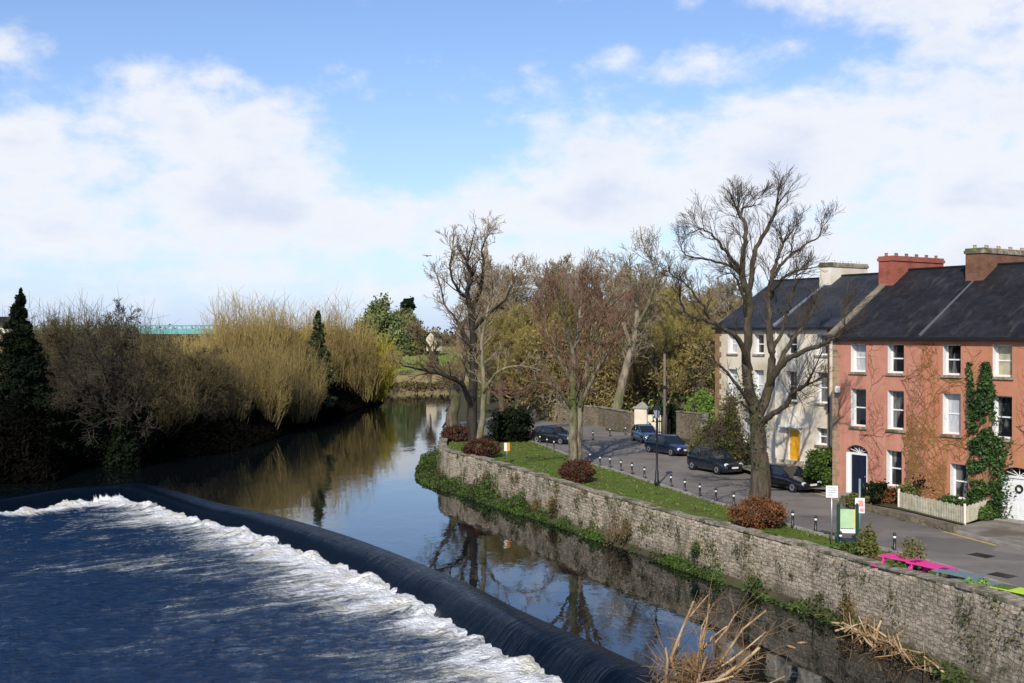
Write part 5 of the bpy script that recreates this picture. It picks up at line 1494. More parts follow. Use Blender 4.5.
shrub('hedge_bush', 'large olive and brown bush behind the parked cars', 'bush', pt(722, 420, 78.5) * 1 - Vector((0, 0, pt(722, 420, 78.5).z)), (1.9, 1.3, 1.75), M['lf_hedge'], 15000, .12, 6, k=80, tight=.17, lump=.12, stems=40)
b = at(737, 470); shrub('hedge_bush', 'twiggy dark bush between the third car and the big bare tree', 'bush', b + Vector((0, .6, 0)), (1.4, 1.1, 1.3), M['lf_scrub'], 4500, .12, 7, k=60, tight=.2, stems=60)
b = at(742, 440); shrub('ivy_column', 'tall ivy covered shrub against the greyer white house', 'shrub', (14.9, 76.0, .3), (.85, .8, 2.3), M['lf_hedge'], 4200, .13, 8, k=60, tight=.2)
b = at(705, 430); shrub('laurel_bush', 'bright green bush beyond the garden wall left of the white house', 'bush', (17.4, 100, 0), (1.3, 1.2, 2.0), M['lf_bright'], 5000, .18, 9, k=60)
b = at(512, 441); shrub('ivy_clump', 'near black ivy clump beside the round road sign', 'ivy clump', b, (1.7, 1.3, 1.35), M['lf_dark'], 5200, .2, 10, k=60, stems=20)
shrub('hedge', 'dark hedge along the far side of the road bend', 'hedge', at(553, 402), (7.5, 1.2, .9), M['lf_dark'], 9000, .3, 11, k=120, tight=.1)
def prism_wall(name, label, cat, pts, h, w, mat, cope=None, z0=0.0, group=None):
    root = thing(name, label, cat, (pts[0].x, pts[0].y, z0), 0, group); B = Vector((pts[0].x, pts[0].y, 0))
    mb = MB(); UV = []
    arc = 0
    cp = MB()
    for a, b_ in zip(pts[:-1], pts[1:]):
        d = (b_ - a); d.z = 0; L = d.length; d.normalize(); nn = Vector((d.y, -d.x, 0)) * w / 2
        p = [a - B + nn, b_ - B + nn, b_ - B - nn, a - B - nn]
        n0 = len(mb.v)
        mb.v += [(q.x, q.y, -.3) for q in p] + [(q.x, q.y, h) for q in p]
        for q in ((3, 2, 1, 0), (4, 5, 6, 7), (0, 1, 5, 4), (1, 2, 6, 5), (2, 3, 7, 6), (3, 0, 4, 7)): mb.f.append(tuple(n0 + k for k in q))
        UV += [(arc, 0), (arc + L, 0), (arc + L, 0), (arc, 0), (arc, h), (arc + L, h), (arc + L, h + w), (arc, h + w)]
        arc += L
        if cope: cp.beam(a - B + Vector((0, 0, h + .052)), b_ - B + Vector((0, 0, h + .052)), w + .14, .10)
    o = mb.build('masonry', mat, root); add_uv(o.data, UV)
    if cope: cp.build('coping', cope, root)
    return root
prism_wall('garden_wall', 'brown stone wall behind the leaning pale tree, left of the gate', 'stone wall', [at(556, 428) + Vector((0, 8, 0)), at(600, 426) , at(633, 433)], 1.9, .4, M['brownstone'], M['coping'])
prism_wall('garden_wall', 'brown stone wall running from the gateway toward the white house', 'stone wall', [at(678, 437), at(700, 441) + Vector((.6, .6, 0)), Vector((14.0, 80.5, 0))], 2.3, .4, M['brownstone'], M['coping'])
def gateway():
    p = at(642, 433); q = at(665, 437)
    root = thing('gate_pier', 'white rendered gate pier behind the blue car', 'gate pier', (p.x, p.y, 0), -.35)
    mb = MB(); mb.box(-.6, .6, -.6, .6, 0, 2.35); mb.build('shaft', M['offwhite'], root, bevel=.02)
    mb = MB(); mb.box(-.72, .72, -.72, .72, 2.352, 2.5); mb.lathe([(.62, 2.502), (.3, 2.8), (.05, 2.95)], 4); mb.build('cap', M['kerbstone'], root)
    mb = MB(); mb.box(.602, 1.9, -.2, .2, 0, 1.75); mb.build('wing_wall', M['offwhite'], root)
    r2_ = thing('gate_post', 'slim white gate post between the dark gates by the garden wall', 'gate post', (q.x, q.y, 0), -.35)
    mb = MB(); mb.box(-.16, .16, -.16, .16, 0, 1.9); mb.lathe([(.16, 1.902), (.2, 2.0), (.02, 2.15)], 8); mb.build('shaft', M['offwhite'], r2_)
    g = thing('garden_gate', 'dark ivy hung double gate right of the white gate pier', 'gate', (at(656, 436).x, at(656, 436).y, 0), -.35)
    mb = MB()
    for k in range(9): mb.box(k * .16, k * .16 + .05, -.03, .03, .05, 1.6)
    mb.box(0, 1.33, -.04, -.031, .3, .42).box(0, 1.33, -.04, -.031, 1.3, 1.42); mb.build('bars', M['iron'], g)
gateway()
shrub('ivy_clump', 'dark ivy hedge standing behind the garden gate', 'ivy clump', at(664, 433), (1.7, .8, 1.25), M['lf_dark'], 4200, .2, 15)
# gardens before the salmon houses
def picket_fence():
    root = thing('picket_fence', 'weathered white picket fence round the garden of the salmon houses', 'fence', (0, 0, 0))
    c = at(965, 527); l = at(899, 510); r = at(994, 517); ln = [l, c]; 
    def run(a, b, nm):
        mb = MB(); d = b - a; L = d.length; d.normalize(); n = int(L / .13)
        for i in range(n + 1):
            p = a + d * (i * L / n); h = .98 + .03 * math.sin(i * 1.7)
            mb.beam((p.x, p.y, .08), (p.x, p.y, h), .022, .07, up=(d.x, d.y, 0))
        nn = Vector((-d.y, d.x, 0)) * .04
        for z in (.3, .78): mb.beam((a + nn) + Vector((0, 0, z)), (b + nn) + Vector((0, 0, z)), .03, .07)
        mb.build('picket_panel', mat_noise('weathered picket paint', (.62, .59, .46), (.44, .40, .28), 3, .8), root)
    run(l, c, 'a'); run(c, r, 'b')
    for p in (l, c, r):
        mb = MB(); mb.box(p.x - .05, p.x + .05, p.y - .05, p.y + .05, 0, 1.12); mb.build('post', M['offwhite'], root)
picket_fence()
gp = [F0 + DV * .3 - NB * .02, at(842, 502), at(899, 512), at(963, 528), at(994, 518), F0 + DV * -9.4 - NB * .02]
sheet('garden_bed', gp, .16, M['soil'])
prism_wall('low_garden_wall', 'low mossy stone edging before the salmon house gardens', 'stone wall', [at(842, 504), at(870, 512), at(899, 520), at(930, 527), at(957, 533.5)], .35, .3, M['brownstone'])
for i, (px, py, rr, h, m, lab) in enumerate([
    (872, 506, .75, .55, 'lf_dark', 'dark low shrub right of the navy door'), (889, 506, .6, .42, 'lf_rust', 'brown withered shrub left of the picket fence'),
    (912, 508, .8, .6, 'lf_hedge', 'olive shrub behind the left end of the picket fence'), (930, 508, .95, .8, 'lf_dark', 'dark evergreen shrub behind the middle of the picket fence'),
    (938, 503, .8, .8, 'lf_hedge', 'yellow green shrub against the salmon wall under the vine'), (905, 500, .5, .6, 'lf_hedge', 'small olive shrub below the ground floor window of the salmon house'),
    (858, 509, .5, .3, 'lf_hedge', 'tiny shrub at the foot of the navy door steps'), (952, 516, .6, .45, 'lf_ivy', 'green shrub inside the picket fence corner'),
    (985, 522, .4, .28, 'lf_green', 'little green plant beside the right picket panel')]):
    shrub('garden_shrub', lab, 'shrub', at(px, py) + Vector((0, 0, .12)), (rr, rr * .8, h), M[m], 1700, .11, 30 + i, 'shrubs in the front gardens', k=30, tight=.22)

# climbers on the salmon houses
def climbers():
    rng = np.random.default_rng(4); rr = random.Random(8)
    def LW(t, out, z): p = F0 + DV * t - NB * out; return np.array([p.x, p.y, z])
    root = thing('ivy', 'green ivy climbing the salmon wall beside the right hand windows', 'ivy', tuple(LW(-8.3, 0, 0)))
    B = np.array(root.location); P = []
    n = 0
    for k in range(22000):
        z = 7.9 * rng.uniform(0.02, 1) ** 1.25; w = np.interp(z, [0, 2, 4, 5, 6.2, 8], [1.0, 1.1, 1.0, .85, .42, .12])
        t = -8.85 + np.interp(z, [0, 3, 5, 8], [.1, 0, -.05, -.1]) + rng.normal() * w * .5
        if z > 5.0 and rng.random() < .3: t += 1.05
        if -10.35 < t < -9.35 and 4.2 < z < 6.2 and rng.random() < .8: continue
        if -7.95 < t < -6.75: continue
        if fbm(np.array([t * 2.1]), np.array([z * 1.9]), 6)[0] < .38: continue
        P.append(LW(t, .04 + abs(rng.normal()) * .13, z) - B)
    V, Q = leaf_quads(np.array(P), .115, rng); link('foliage', mesh_np('foliage', V, Q), M['lf_ivy'], root)
    w = Wood()
    for i in range(14):
        t = -8.4 + rr.uniform(-.6, .6); pts = []
        for k in range(6): pts.append(tuple(LW(t + rr.uniform(-.15, .15) * k * .6, .02, k * 1.45) - B))
        w.add(pts, [.035, .03, .025, .02, .015, .01], 4)
    w.build('stems', M['tw_brown'], root)
    def vine(label, t0, t1, top, n, seed, mat):
        rr = random.Random(seed)
        root = thing('bare_vine', label, 'climber', tuple(LW((t0 + t1) / 2, 0, 0)), 0, 'bare climbers on the salmon houses'); B = np.array(root.location)
        w = Wood()
        WIN = [(-.95, 7.1, 8.9), (-3.45, 7.1, 8.9), (-.95, 4.0, 6.3), (-3.45, 4.0, 6.3), (-3.35, .8, 3.0), (-6.9, 7.1, 8.9), (-9.75, 7.1, 8.9), (-6.9, 4.0, 6.3), (-9.75, 4.0, 6.3), (-7.35, .6, 2.7), (-12.4, 7.1, 8.9), (-12.4, 4.0, 6.3), (-10.55, .1, 2.9), (-10.2, .1, 2.6), (-10.9, .1, 2.6), (-.85, .1, 3.1)]
        def walk(t, z, ang, L, r, lev):
            pts = [tuple(LW(t, .02, z) - B)]; st = L / 6
            for k in range(6):
                ang += rr.gauss(0, .38); ang *= .93
                t2, z2 = t + math.sin(ang) * st, z + math.cos(ang) * st
                if z2 > top or not (t0 - .4 < t2 < t1 + .4) or any(abs(t2 - q[0]) < .68 and q[1] < z2 < q[2] for q in WIN):
                    ang = -ang * .5 + rr.choice([-1.2, 1.2]); t2, z2 = t, z
                    t2 += rr.uniform(-.03, .03)
                t, z = t2, z2; pts.append(tuple(LW(t, .018 + rr.uniform(0, .02), z) - B))
                if lev < 2 and rr.random() < .5: walk(t, z, ang + rr.choice([-1, 1]) * rr.uniform(.4, 1.0), L * rr.uniform(.4, .7), r * .65, lev + 1)
            w.add(pts, [r * (1 - .1 * k) for k in range(7)], 3)
        for i in range(n):
            t = rr.uniform(t0, t1); z = .1 if i < n * .35 else rr.uniform(.3, top * .8)
            if any(abs(t - q[0]) < .7 and q[1] - .2 < z < q[2] + .2 for q in WIN): continue
            walk(t, z, rr.gauss(0, .35), rr.uniform(1.5, 4.2), rr.uniform(.009, .02), 0)
        w.build('stems', M[mat], root)
    vine('bare brown climber between the windows of the left salmon house', -4.9, -1.4, 8.8, 26, 3, 'tw_vine')
    vine('ochre bare vine fanning over the wall between ivy and the left house', -8.2, -4.2, 8.9, 85, 4, 'tw_vine2')
    vine('bare vine over the white arched door at the right edge', -13, -8.9, 8.9, 45, 5, 'tw_vine')
climbers()

# ------------------------------------------------------------------ wall plants, bank strip
def bank_plants():
    rng = np.random.default_rng(21); P = []
    Pg = np.array(WP); Ng = np.array(WN); s = np.array(WS)
    tot = s[-1]
    # herbs at the foot, thicker towards the far end
    m = 60000
    i = rng.integers(30, len(s) - 2, m)
    px = 512 + Pg[i, 0] / Pg[i, 1] * F
    wid = np.interp(px, [430, 470, 520, 560, 620, 700, 780, 900, 1024], [2.0, 2.0, 1.5, .8, .55, .7, .9, .7, .8])
    hg = np.interp(px, [430, 500, 560, 620, 700, 740, 850, 1024], [1.1, 1.0, .6, .45, .5, .95, .45, .3]) * np.clip(3.0 * (fbm(s[i] * .55, s[i] * 0, 3) - .22), .12, 1.7)
    keep = rng.random(m) < np.interp(px, [430, 540, 580, 640, 720, 760, 800, 1024], [1, .9, .35, .3, .7, .6, .2, .12])
    keep &= rng.random(m) < np.clip(5.0 * (fbm(s[i] * .35 + 7, s[i] * 0 + 2, 3) - .28), .05, 1) + (px < 540)
    k = rng.uniform(-.05, 1, m)
    b_ = Pg[i] + Ng[i] * (k * wid)[:, None]
    b_[:, 2] = ZW - .02 + rng.uniform(0, 1, m) ** 1.3 * hg * (1.15 - .8 * np.abs(k))
    keep &= b_[:, 1] < 112
    V, Q = leaf_quads(b_[keep], .115, rng)
    o = link('bank_herbs', mesh_np('bank_herbs', V, Q), M['lf_bank']); tag(o, 'green weeds and ivy along the foot of the river wall', 'weeds', kind='stuff')
    Pw = []
    for q in range(120):
        i0 = int(rng.integers(40, len(s) - 4)); z = Pg[i0, 2] - .15 - rng.uniform(0, 1) ** 1.3 * 2.0; r_ = rng.uniform(.10, .38); n_ = int(rng.integers(25, 80))
        T_ = np.array([-Ng[i0][1], Ng[i0][0], 0]); u = rng.normal(size=n_) * r_; vv = rng.normal(size=n_) * r_ * rng.uniform(.7, 1.8)
        f_ = (Pg[i0, 2] - z) / (Pg[i0, 2] + 4.5)
        c_ = Pg[i0][None] + T_[None] * u[:, None] + Ng[i0][None] * (.02 + .10 * f_ + rng.uniform(0, .10, n_))[:, None]; c_[:, 2] = np.minimum(z + vv, Pg[i0, 2] - .05); Pw.append(c_)
    V, Q = leaf_quads(np.concatenate(Pw), .075, rng)
    o = link('wall_weeds', mesh_np('wall_weeds', V, Q), M['lf_wallweed']); tag(o, 'small weeds and moss tufts dotted over the river wall face', 'weeds', kind='stuff')
    # soil ledge they stand on
    mb = MB()
    for a in range(30, len(s) - 2, 3):
        c = min(a + 3, len(s) - 2)
        w1_ = np.interp(512 + Pg[a, 0] / Pg[a, 1] * F, [430, 470, 520, 560, 620, 1024], [1.9, 1.9, 1.3, .7, .5, .7]); w2_ = np.interp(512 + Pg[c, 0] / Pg[c, 1] * F, [430, 470, 520, 560, 620, 1024], [1.9, 1.9, 1.3, .7, .5, .7])
        A, B_ = Pg[a], Pg[c]; A2, B2 = A + Ng[a] * w1_, B_ + Ng[c] * w2_
        mb.quad((A[0], A[1], ZW + .28), (A2[0], A2[1], ZW - .1), (B2[0], B2[1], ZW - .1), (B_[0], B_[1], ZW + .28))
    o = mb.build('bank_ledge', M['soil']); tag(o, kind='structure')
    # plants rooted in the wall
    rr = random.Random(5)
    def wi(px): return int(np.argmin(np.abs(512 + Pg[:, 0] / Pg[:, 1] * F - px) + (Pg[:, 1] > 100) * 999))
    spots = [(490, -.8, .5, 'brown dry tuft hanging on the far part of the river wall'), (540, -1.6, .55, 'dry stalks at the river wall foot below the yellow sign'), (556, -1.2, .5, 'dry stalks on the river wall left of the twin trunked tree'),
             (617, -1.5, .9, 'tall dry brown plant on the river wall below the lawn'), (628, -1.2, .6, 'second dry plant on the river wall right of the tall one'), (700, -1.0, .4, 'small weed in the river wall below the black car'),
             (855, -1.5, .5, 'dry weed in the river wall below the info board'), (760, -1.7, .5, 'dry weed low in the river wall below the big tree')]
    for j, (px, z, r, lab) in enumerate(spots):
        i_ = wi(px); p = Pg[i_] + Ng[i_] * .15; root = thing('wall_plant', lab, 'plant', (p[0], p[1], z - r), 0, 'plants rooted in the river wall')
        w = Wood()
        for q in range(70):
            a = rr.uniform(0, 6.28); d = Vector((math.cos(a) * .5 + Ng[i_][0] * .35, math.sin(a) * .5 + Ng[i_][1] * .35, rr.uniform(.5, 1.6)))
            e = d.normalized() * r * rr.uniform(.7, 2.0); w.add([(0, 0, 0), tuple(e * .5 + rv(rr) * .06), tuple(e)], [.014, .011, .006], 3)
        w.build('stalks', M['tw_brown'], root)
        g = np.random.default_rng(j); pp = clumps(g, 350, (r * .7, r * .7, r), 10, .3, .2); pp[:, 2] += r * .7
        V, Q = leaf_quads(pp, .10, g); link('leaves', mesh_np('leaves', V, Q), M['lf_scrub' if j not in (5, 7) else 'lf_ivy'], root)
bank_plants()

def dead_wood():
    rr = random.Random(3)
    base = Vector((6.05, 36.3, -2.3))
    root = thing('dead_branch_pile', 'pile of bleached dead branches caught at the end of the weir', 'branches', tuple(base))
    thick, thin = Wood(), Wood()
    Y = 36.3
    def L(*pp): return [tuple(pt(x, y, Y + dy) - base) for x, y, dy in pp]
    main = [((676, 690, 0), (668, 655, 0), (678, 630, -.2), (692, 595, -.4), .09), ((690, 690, 0), (700, 655, .3), (705, 625, .4), (709, 598, .4), .07), ((694, 690, 0), (696, 660, -.2), (700, 640, -.4), (705, 620, -.5), .08),
            ((700, 690, 0), (725, 655, .6), (745, 625, .8), (770, 605, 1.0), .07), ((705, 692, 0), (722, 676, -.5), (742, 664, -.8), (763, 645, -1.0), .11), ((700, 680, 0), (730, 660, .3), (750, 645, .5), (770, 628, .6), .05),
            ((662, 690, 0), (663, 672, -.6), (664, 658, -.8), (662, 645, -.9), .07), ((690, 680, 0), (698, 650, 1), (701, 622, 1.4), (714, 597, 1.6), .05), ((670, 670, 0), (676, 640, .6), (682, 618, .9), (708, 588, 1.2), .05),
            ((694, 692, -.5), (698, 678, -.9), (701, 668, -1), (706, 655, -1.1), .10), ((680, 690, 0), (700, 684, -1.2), (718, 681, -1.4), (735, 676, -1.5), .08), ((720, 690, 0), (735, 675, .9), (750, 662, 1.1), (767, 655, 1.1), .06),
            ((715, 640, .5), (728, 625, .8), (735, 612, 1), (740, 606, 1), .05), ((668, 690, .4), (690, 662, 1.2), (712, 634, 1.6), (728, 622, 1.8), .06), ((690, 690, 0), (735, 690, -.8), (765, 688, -1), (790, 676, -1), .05)]
    for a, b_, c, d, r in main:
        a, b_, c, d = [(690 + (q[0] - 690) * .93 + 2, 690 + (q[1] - 690) * .93, q[2]) for q in (a, b_, c, d)]; r *= .8
        pts = L(a, b_, c, d); thick.add(pts, [r, r * .85, r * .7, r * .55], 7)
        for k in range(16):
            i = rr.randint(0, 2); u = rr.random(); q = Vector(pts[i]).lerp(Vector(pts[i + 1]), u); dd = (Vector(pts[i + 1]) - Vector(pts[i])).normalized() * .7 + rv(rr) * .9
            l = rr.uniform(.3, 1.1); thin.add([tuple(q), tuple(q + dd * l * .5 + rv(rr) * .05), tuple(q + dd * l)], [r * .22, r * .17, .006], 4)
    for k in range(420):
        a = rr.uniform(0, 6.28); q = Vector((math.cos(a) * rr.uniform(0, 1.6), math.sin(a) * rr.uniform(0, 1.1), rr.uniform(-.2, .7))); d = rv(rr); d.z = abs(d.z) * .8; l = rr.uniform(.3, 1.1)
        thin.add([tuple(q), tuple(q + d * l * .5 + rv(rr) * .1), tuple(q + d * l)], [.016, .013, .006], 4)
    thick.build('branches', M['dead'], root); thin.build('twigs', M['dead_twig'], root)
    # second pile at the wall foot
    Pg = WP
    def wi(px): return int(np.argmin(np.abs(512 + Pg[:, 0] / Pg[:, 1] * F - px) + (Pg[:, 1] > 100) * 999))
    i_ = wi(905); p = Pg[i_] + WN[i_] * .6
    root = thing('driftwood_pile', 'heap of brown driftwood washed against the foot of the river wall', 'driftwood', (p[0], p[1], ZW + .05))
    a_, t_ = Wood(), Wood(); T = Vector((WN[i_][1] * -1, WN[i_][0], 0))
    for k in range(110):
        u = rr.gauss(0, 1.7); q = T * u + Vector((WN[i_][0], WN[i_][1], 0)) * rr.uniform(-.2, .5) + Vector((0, 0, rr.uniform(0, .35)))
        d = T * rr.uniform(-1, 1) + rv(rr) * .55 + Vector((0, 0, .25)); d.normalize(); l = rr.uniform(.5, 1.9); r = rr.choice([.015, .02, .03, .05])
        (a_ if r > .025 else t_).add([tuple(q - d * l * .5), tuple(q + rv(rr) * .05), tuple(q + d * l * .5)], [r, r * .8, r * .5], 5)
    a_.build('logs', M['dead'], root); t_.build('twigs', M['dead_twig'], root)
    for j, (x, y) in enumerate([(791, 648), (803, 644)]):
        q = at(x, y, ZW); mb = MB(); mb.tube([(-.22, 0, 0), (0, .02, .03), (.2, -.03, .02)], [.03, .05, .03], 6); o = mb.build('floating_stick', M['dead'], smooth=True); o.location = (q.x, q.y, ZW + .01); o.rotation_euler = (0, 0, 2.4 + j)
        tag(o, ['pale stick floating on the dark water right of the dead branches', 'tiny stick floating on dark water nearest the river wall'][j], 'stick', 'sticks floating on the river')
dead_wood()

# ------------------------------------------------------------------ street furniture
def bollards():
    lawn = [(816, 533.5), (793, 528), (734, 508), (716, 503), (700, 498), (685, 493), (671, 488), (644.5, 479.5), (632, 475), (621, 471.7), (610, 468.5), (600, 467), (590, 463.5)]
    far = [(554, 450), (547, 447.5), (540, 444.5), (533, 442), (526, 439.5)]
    off = [(593, 440), (610, 436.5), (625.5, 435)]
    near = [(895, 552.5), (870, 559.5), (841, 551)]
    names = ['first', 'second', 'third', 'fourth', 'fifth', 'sixth', 'seventh', 'eighth', 'ninth', 'tenth', 'eleventh']
    labs = ['white topped black bollard on the lawn edge left of the white square sign', 'white topped black bollard just right of the rust bush under the big tree']
    labs += ['%s white topped bollard left of the big bare tree along the lawn' % names[i] for i in range(11)]
    labs += ['%s bollard left of the twin trunked tree beside the parked dark car' % names[i] for i in range(5)]
    labs += ['bollard across the road, left of the leaning pale trunk', 'bollard across the road at the foot of the leaning pale trunk', 'bollard across the road, left of the white gate pier']
    labs += ['white topped bollard standing behind the pink picnic table', 'white topped bollard in the green plant right of the info board', 'white topped bollard touching the left post of the info board']
    root = None
    for (x, y), lab in zip(lawn + far + off + near, labs):
        p = at(x, y)
        if root is None:
            root = thing('bollard', lab, 'bollard', p, 0, 'black bollards with white tops')
            mb = MB(); mb.lathe([(.085, -.1), (.085, .12), (.065, .16), (.06, .60)], 12); mb.build('post', M['iron'], root, smooth=True)
            mb = MB(); mb.lathe([(.064, .601), (.064, .70)], 12); mb.build('white_band', M['white'], root, smooth=True)
            mb = MB(); mb.lathe([(.066, .701), (.078, .73), (.06, .80), (.02, .85)], 12); mb.build('cap', M['iron'], root, smooth=True)
            o = root
        else:
            o = copy_tree(root)
        o.location = p; o['label'] = lab
bollards()
def lamp_post():
    p = at(657, 486); root = thing('street_lamp', 'black iron lamp post with old lantern beside the parked cars', 'street lamp', p)
    mb = MB(); mb.lathe([(.17, -.1), (.17, .3), (.12, .4), (.11, .9), (.07, 1.0), (.055, 4.1), (.08, 4.14), (.05, 4.2)], 12); mb.build('pole', M['iron'], root, smooth=True)
    mb = MB(); mb.beam((-.35, 0, 3.95), (.35, 0, 3.95), .04, .04); mb.build('ladder_bar', M['iron'], root)
    mb = MB(); mb.lathe([(.13, 4.2), (.24, 4.72)], 4); gl = mb.build('lantern', mat_plain('lantern glass', (.30, .33, .35), .1, .6), root)
    mb = MB()
    for k in range(4):
        a = math.pi / 2 * k; mb.beam((.135 * math.cos(a), .135 * math.sin(a), 4.2), (.245 * math.cos(a), .245 * math.sin(a), 4.72), .03, .03)
    mb.lathe([(.27, 4.721), (.22, 4.78), (.1, 4.95), (.05, 5.0), (.06, 5.06), (.01, 5.15)], 8); mb.build('lantern_frame', M['iron'], gl)
lamp_post()
p = at(667, 440); root = thing('wooden_pole', 'tall bare wooden pole behind the parked cars', 'pole', p + Vector((0, 1.5, 0)))
mb = MB(); mb.lathe([(.15, -.1), (.13, 4), (.11, zt(354, p.y))], 10); mb.build('shaft', mat_noise('grey pole wood', (.20, .16, .13), (.13, .10, .085), 3, .9, stretch=(1, 1, .2)), root, smooth=True)
mb = MB(); mb.box(-.2, .2, -.22, .22, 4.5, 4.75); mb.build('bracket', M['iron'], root)
def sign_post(label, p, h, panel, mat_panel, mat_pole, round_=False, lines=None, rz=0.0, name='sign_post', dz=0, r=.035):
    root = thing(name, label, 'sign', p, rz)
    mb = MB(); mb.tube([(0, 0, -.1), (0, 0, h)], r, 8); mb.build('pole', mat_pole, root, smooth=True)
    w, hh = panel; z1 = h + .02 - dz; mb = MB()
    if round_:
        mb.poly([(math.cos(6.2832 * k / 18) * w / 2, -.05, z1 - w / 2 + math.sin(6.2832 * k / 18) * w / 2) for k in range(18)])
        mb.poly([(math.cos(-6.2832 * k / 18) * w / 2, -.04, z1 - w / 2 + math.sin(-6.2832 * k / 18) * w / 2) for k in range(18)])
    else: mb.box(-w / 2, w / 2, -.06, -.04, z1 - hh, z1)
    pn = mb.build('panel', mat_panel, root)
    for nm, boxes, mt in (lines or []):
        q = MB()
        for (x0, x1, z0, z2) in boxes: q.box(-w / 2 + x0 * w, -w / 2 + x1 * w, -.066, -.0602, z1 - hh + z0 * hh, z1 - hh + z2 * hh)
        q.build(nm, mt, pn)
    return root
greyink = mat_plain('grey print', (.25, .25, .25), .6); redink = mat_plain('red print', (.62, .06, .05), .5); orange = mat_plain('orange sign', (.72, .27, .02), .5)
sign_post('square white sign on slim steel pole at the wall', at(832, 549.5), 2.75, (.50, .52), M['white'], M['steel'], lines=[('printed_lines', [(.12, .88, .78, .84), (.12, .88, .60, .66), (.12, .75, .42, .47), (.12, .6, .2, .25)], greyink)], rz=-.15)
sign_post('tall pole carrying a white and red parking notice, right of the info board', at(860, 549) , 3.05, (.40, .66), M['white'], mat_plain('green grey pole', (.20, .27, .26), .5, .4, .3), lines=[('printed_mark', [(.35, .85, .45, .85), (.5, .9, .1, .32)], mat_plain('pale red print', (.75, .30, .26), .5))], rz=-.15, dz=.85, r=.05)
sign_post('small yellow and white sign on a post above the river wall', at(507, 463), 1.45, (.42, .6), M['white'], M['steel'], lines=[('coloured_half', [(.45, 1.0, 0, 1)], orange)], rz=.1)
sign_post('round white faced road sign before the black ivy clump', at(515, 440.5), 1.95, (.52, .52), mat_plain('grey sign back', (.42, .43, .44), .4), M['steel'], True)
def info_board():
    p = at(848, 549); root = thing('info_board', 'dark green framed information board with pale green panel', 'information board', p, -.15)
    g = mat_plain('dark green paint', (.012, .05, .035), .4); w = .39
    for s in (-1, 1):
        mb = MB(); mb.box(s * w - .07, s * w + .07, -.06, .06, -.1, 1.85); mb.lathe([(.07, 1.851), (.085, 1.9), (.02, 2.0)], 8, (s * w, 0, 0)); mb.build('post', g, root)
    mb = MB(); mb.box(-w + .072, w - .072, -.03, .03, .68, 1.72); pn = mb.build('panel', mat_noise('pale green map print', (.34, .52, .30), (.46, .60, .36), 2.5, .4), root)
    mb = MB(); mb.box(-w + .075, w - .075, -.036, -.031, .69, .86); mb.build('white_strip', M['white'], pn)
    mb = MB()
    for k in range(5): mb.box(-.28 + k * .11, -.20 + k * .11, -.040, -.0362, .865, .90)
    mb.build('printed_marks', g, pn)
    mb = MB(); mb.box(w - .15, w - .076, -.036, -.031, .95, 1.68); mb.build('yellow_strip', mat_plain('yellow print', (.75, .58, .15), .5), pn)
info_board()
shrub('young_shrub', 'yellow green young shrub growing right of the info board', 'shrub', at(868, 561), (.33, .3, .62), M['lf_hedge'], 1100, .12, 50, k=24, tight=.26)
shrub('low_plant', 'low green plants around the feet of the info board', 'plant', at(850, 553), (.8, .3, .22), M['lf_green'], 900, .10, 51, k=20)
shrub('potted_plant', 'sparse budding plant rising between the pink table tops', 'plant', at(912, 577), (.55, .4, .72), M['lf_hedge'], 420, .10, 52, k=20, stems=26)
shrub('potted_plant', 'bright yellow green plant between the teal table and the lime table', 'plant', at(977, 607), (.5, .4, .42), M['lf_bright'], 1300, .10, 53, k=24)
shrub('low_plant', 'green plant on the wall under the pink table', 'plant', at(905, 580), (.55, .3, .32), M['lf_green'], 900, .10, 54, k=20)
def picnic_tables():
    def make(mat, label, p, rz):
        root = thing('picnic_table', label, 'picnic table', p, rz, 'painted picnic tables behind the river wall')
        mb = MB()
        for k in range(5): mb.box(-.85, .85, -.37 + k * .15, -.37 + k * .15 + .122, .72, .76)
        mb.build('tabletop', mat, root)
        for s in (-1, 1):
            mb = MB()
            for k in range(2): mb.box(-.85, .85, s * .72 - .14 + k * .145, s * .72 - .14 + k * .145 + .135, .42, .455)
            mb.build('bench', mat, root)
            f = MB(); x = s * .6
            f.beam((x, -.3, .72), (x, -.62, 0), .05, .09).beam((x, .3, .72), (x, .62, 0), .05, .09).beam((x, -.8, .385), (x, .8, .385), .05, .07).beam((x, -.36, .685), (x, .36, .685), .05, .06)
            f.build('leg_frame', mat, root)
        return root
    pink = mat_plain('pink table paint', (.80, .05, .30), .5); teal = mat_plain('grey teal table paint', (.16, .23, .24), .5); lime = mat_plain('lime table paint', (.52, .70, .06), .5)
    rz = -.98
    def tp(x, y): q = at(x + 6, y + 1, .76); return Vector((q.x, q.y, 0))
    make(pink, 'pink picnic table farther from the viewer', tp(897, 557), rz); make(pink, 'pink picnic table nearer the teal tables', tp(926, 564), rz)
    make(teal, 'grey teal picnic table next to the pink tables', tp(953, 572), rz); make(teal, 'grey teal picnic table next to the lime table', tp(986, 583), rz)
    make(lime, 'lime green picnic table at the right picture edge', tp(1014, 589), rz)
picnic_tables()

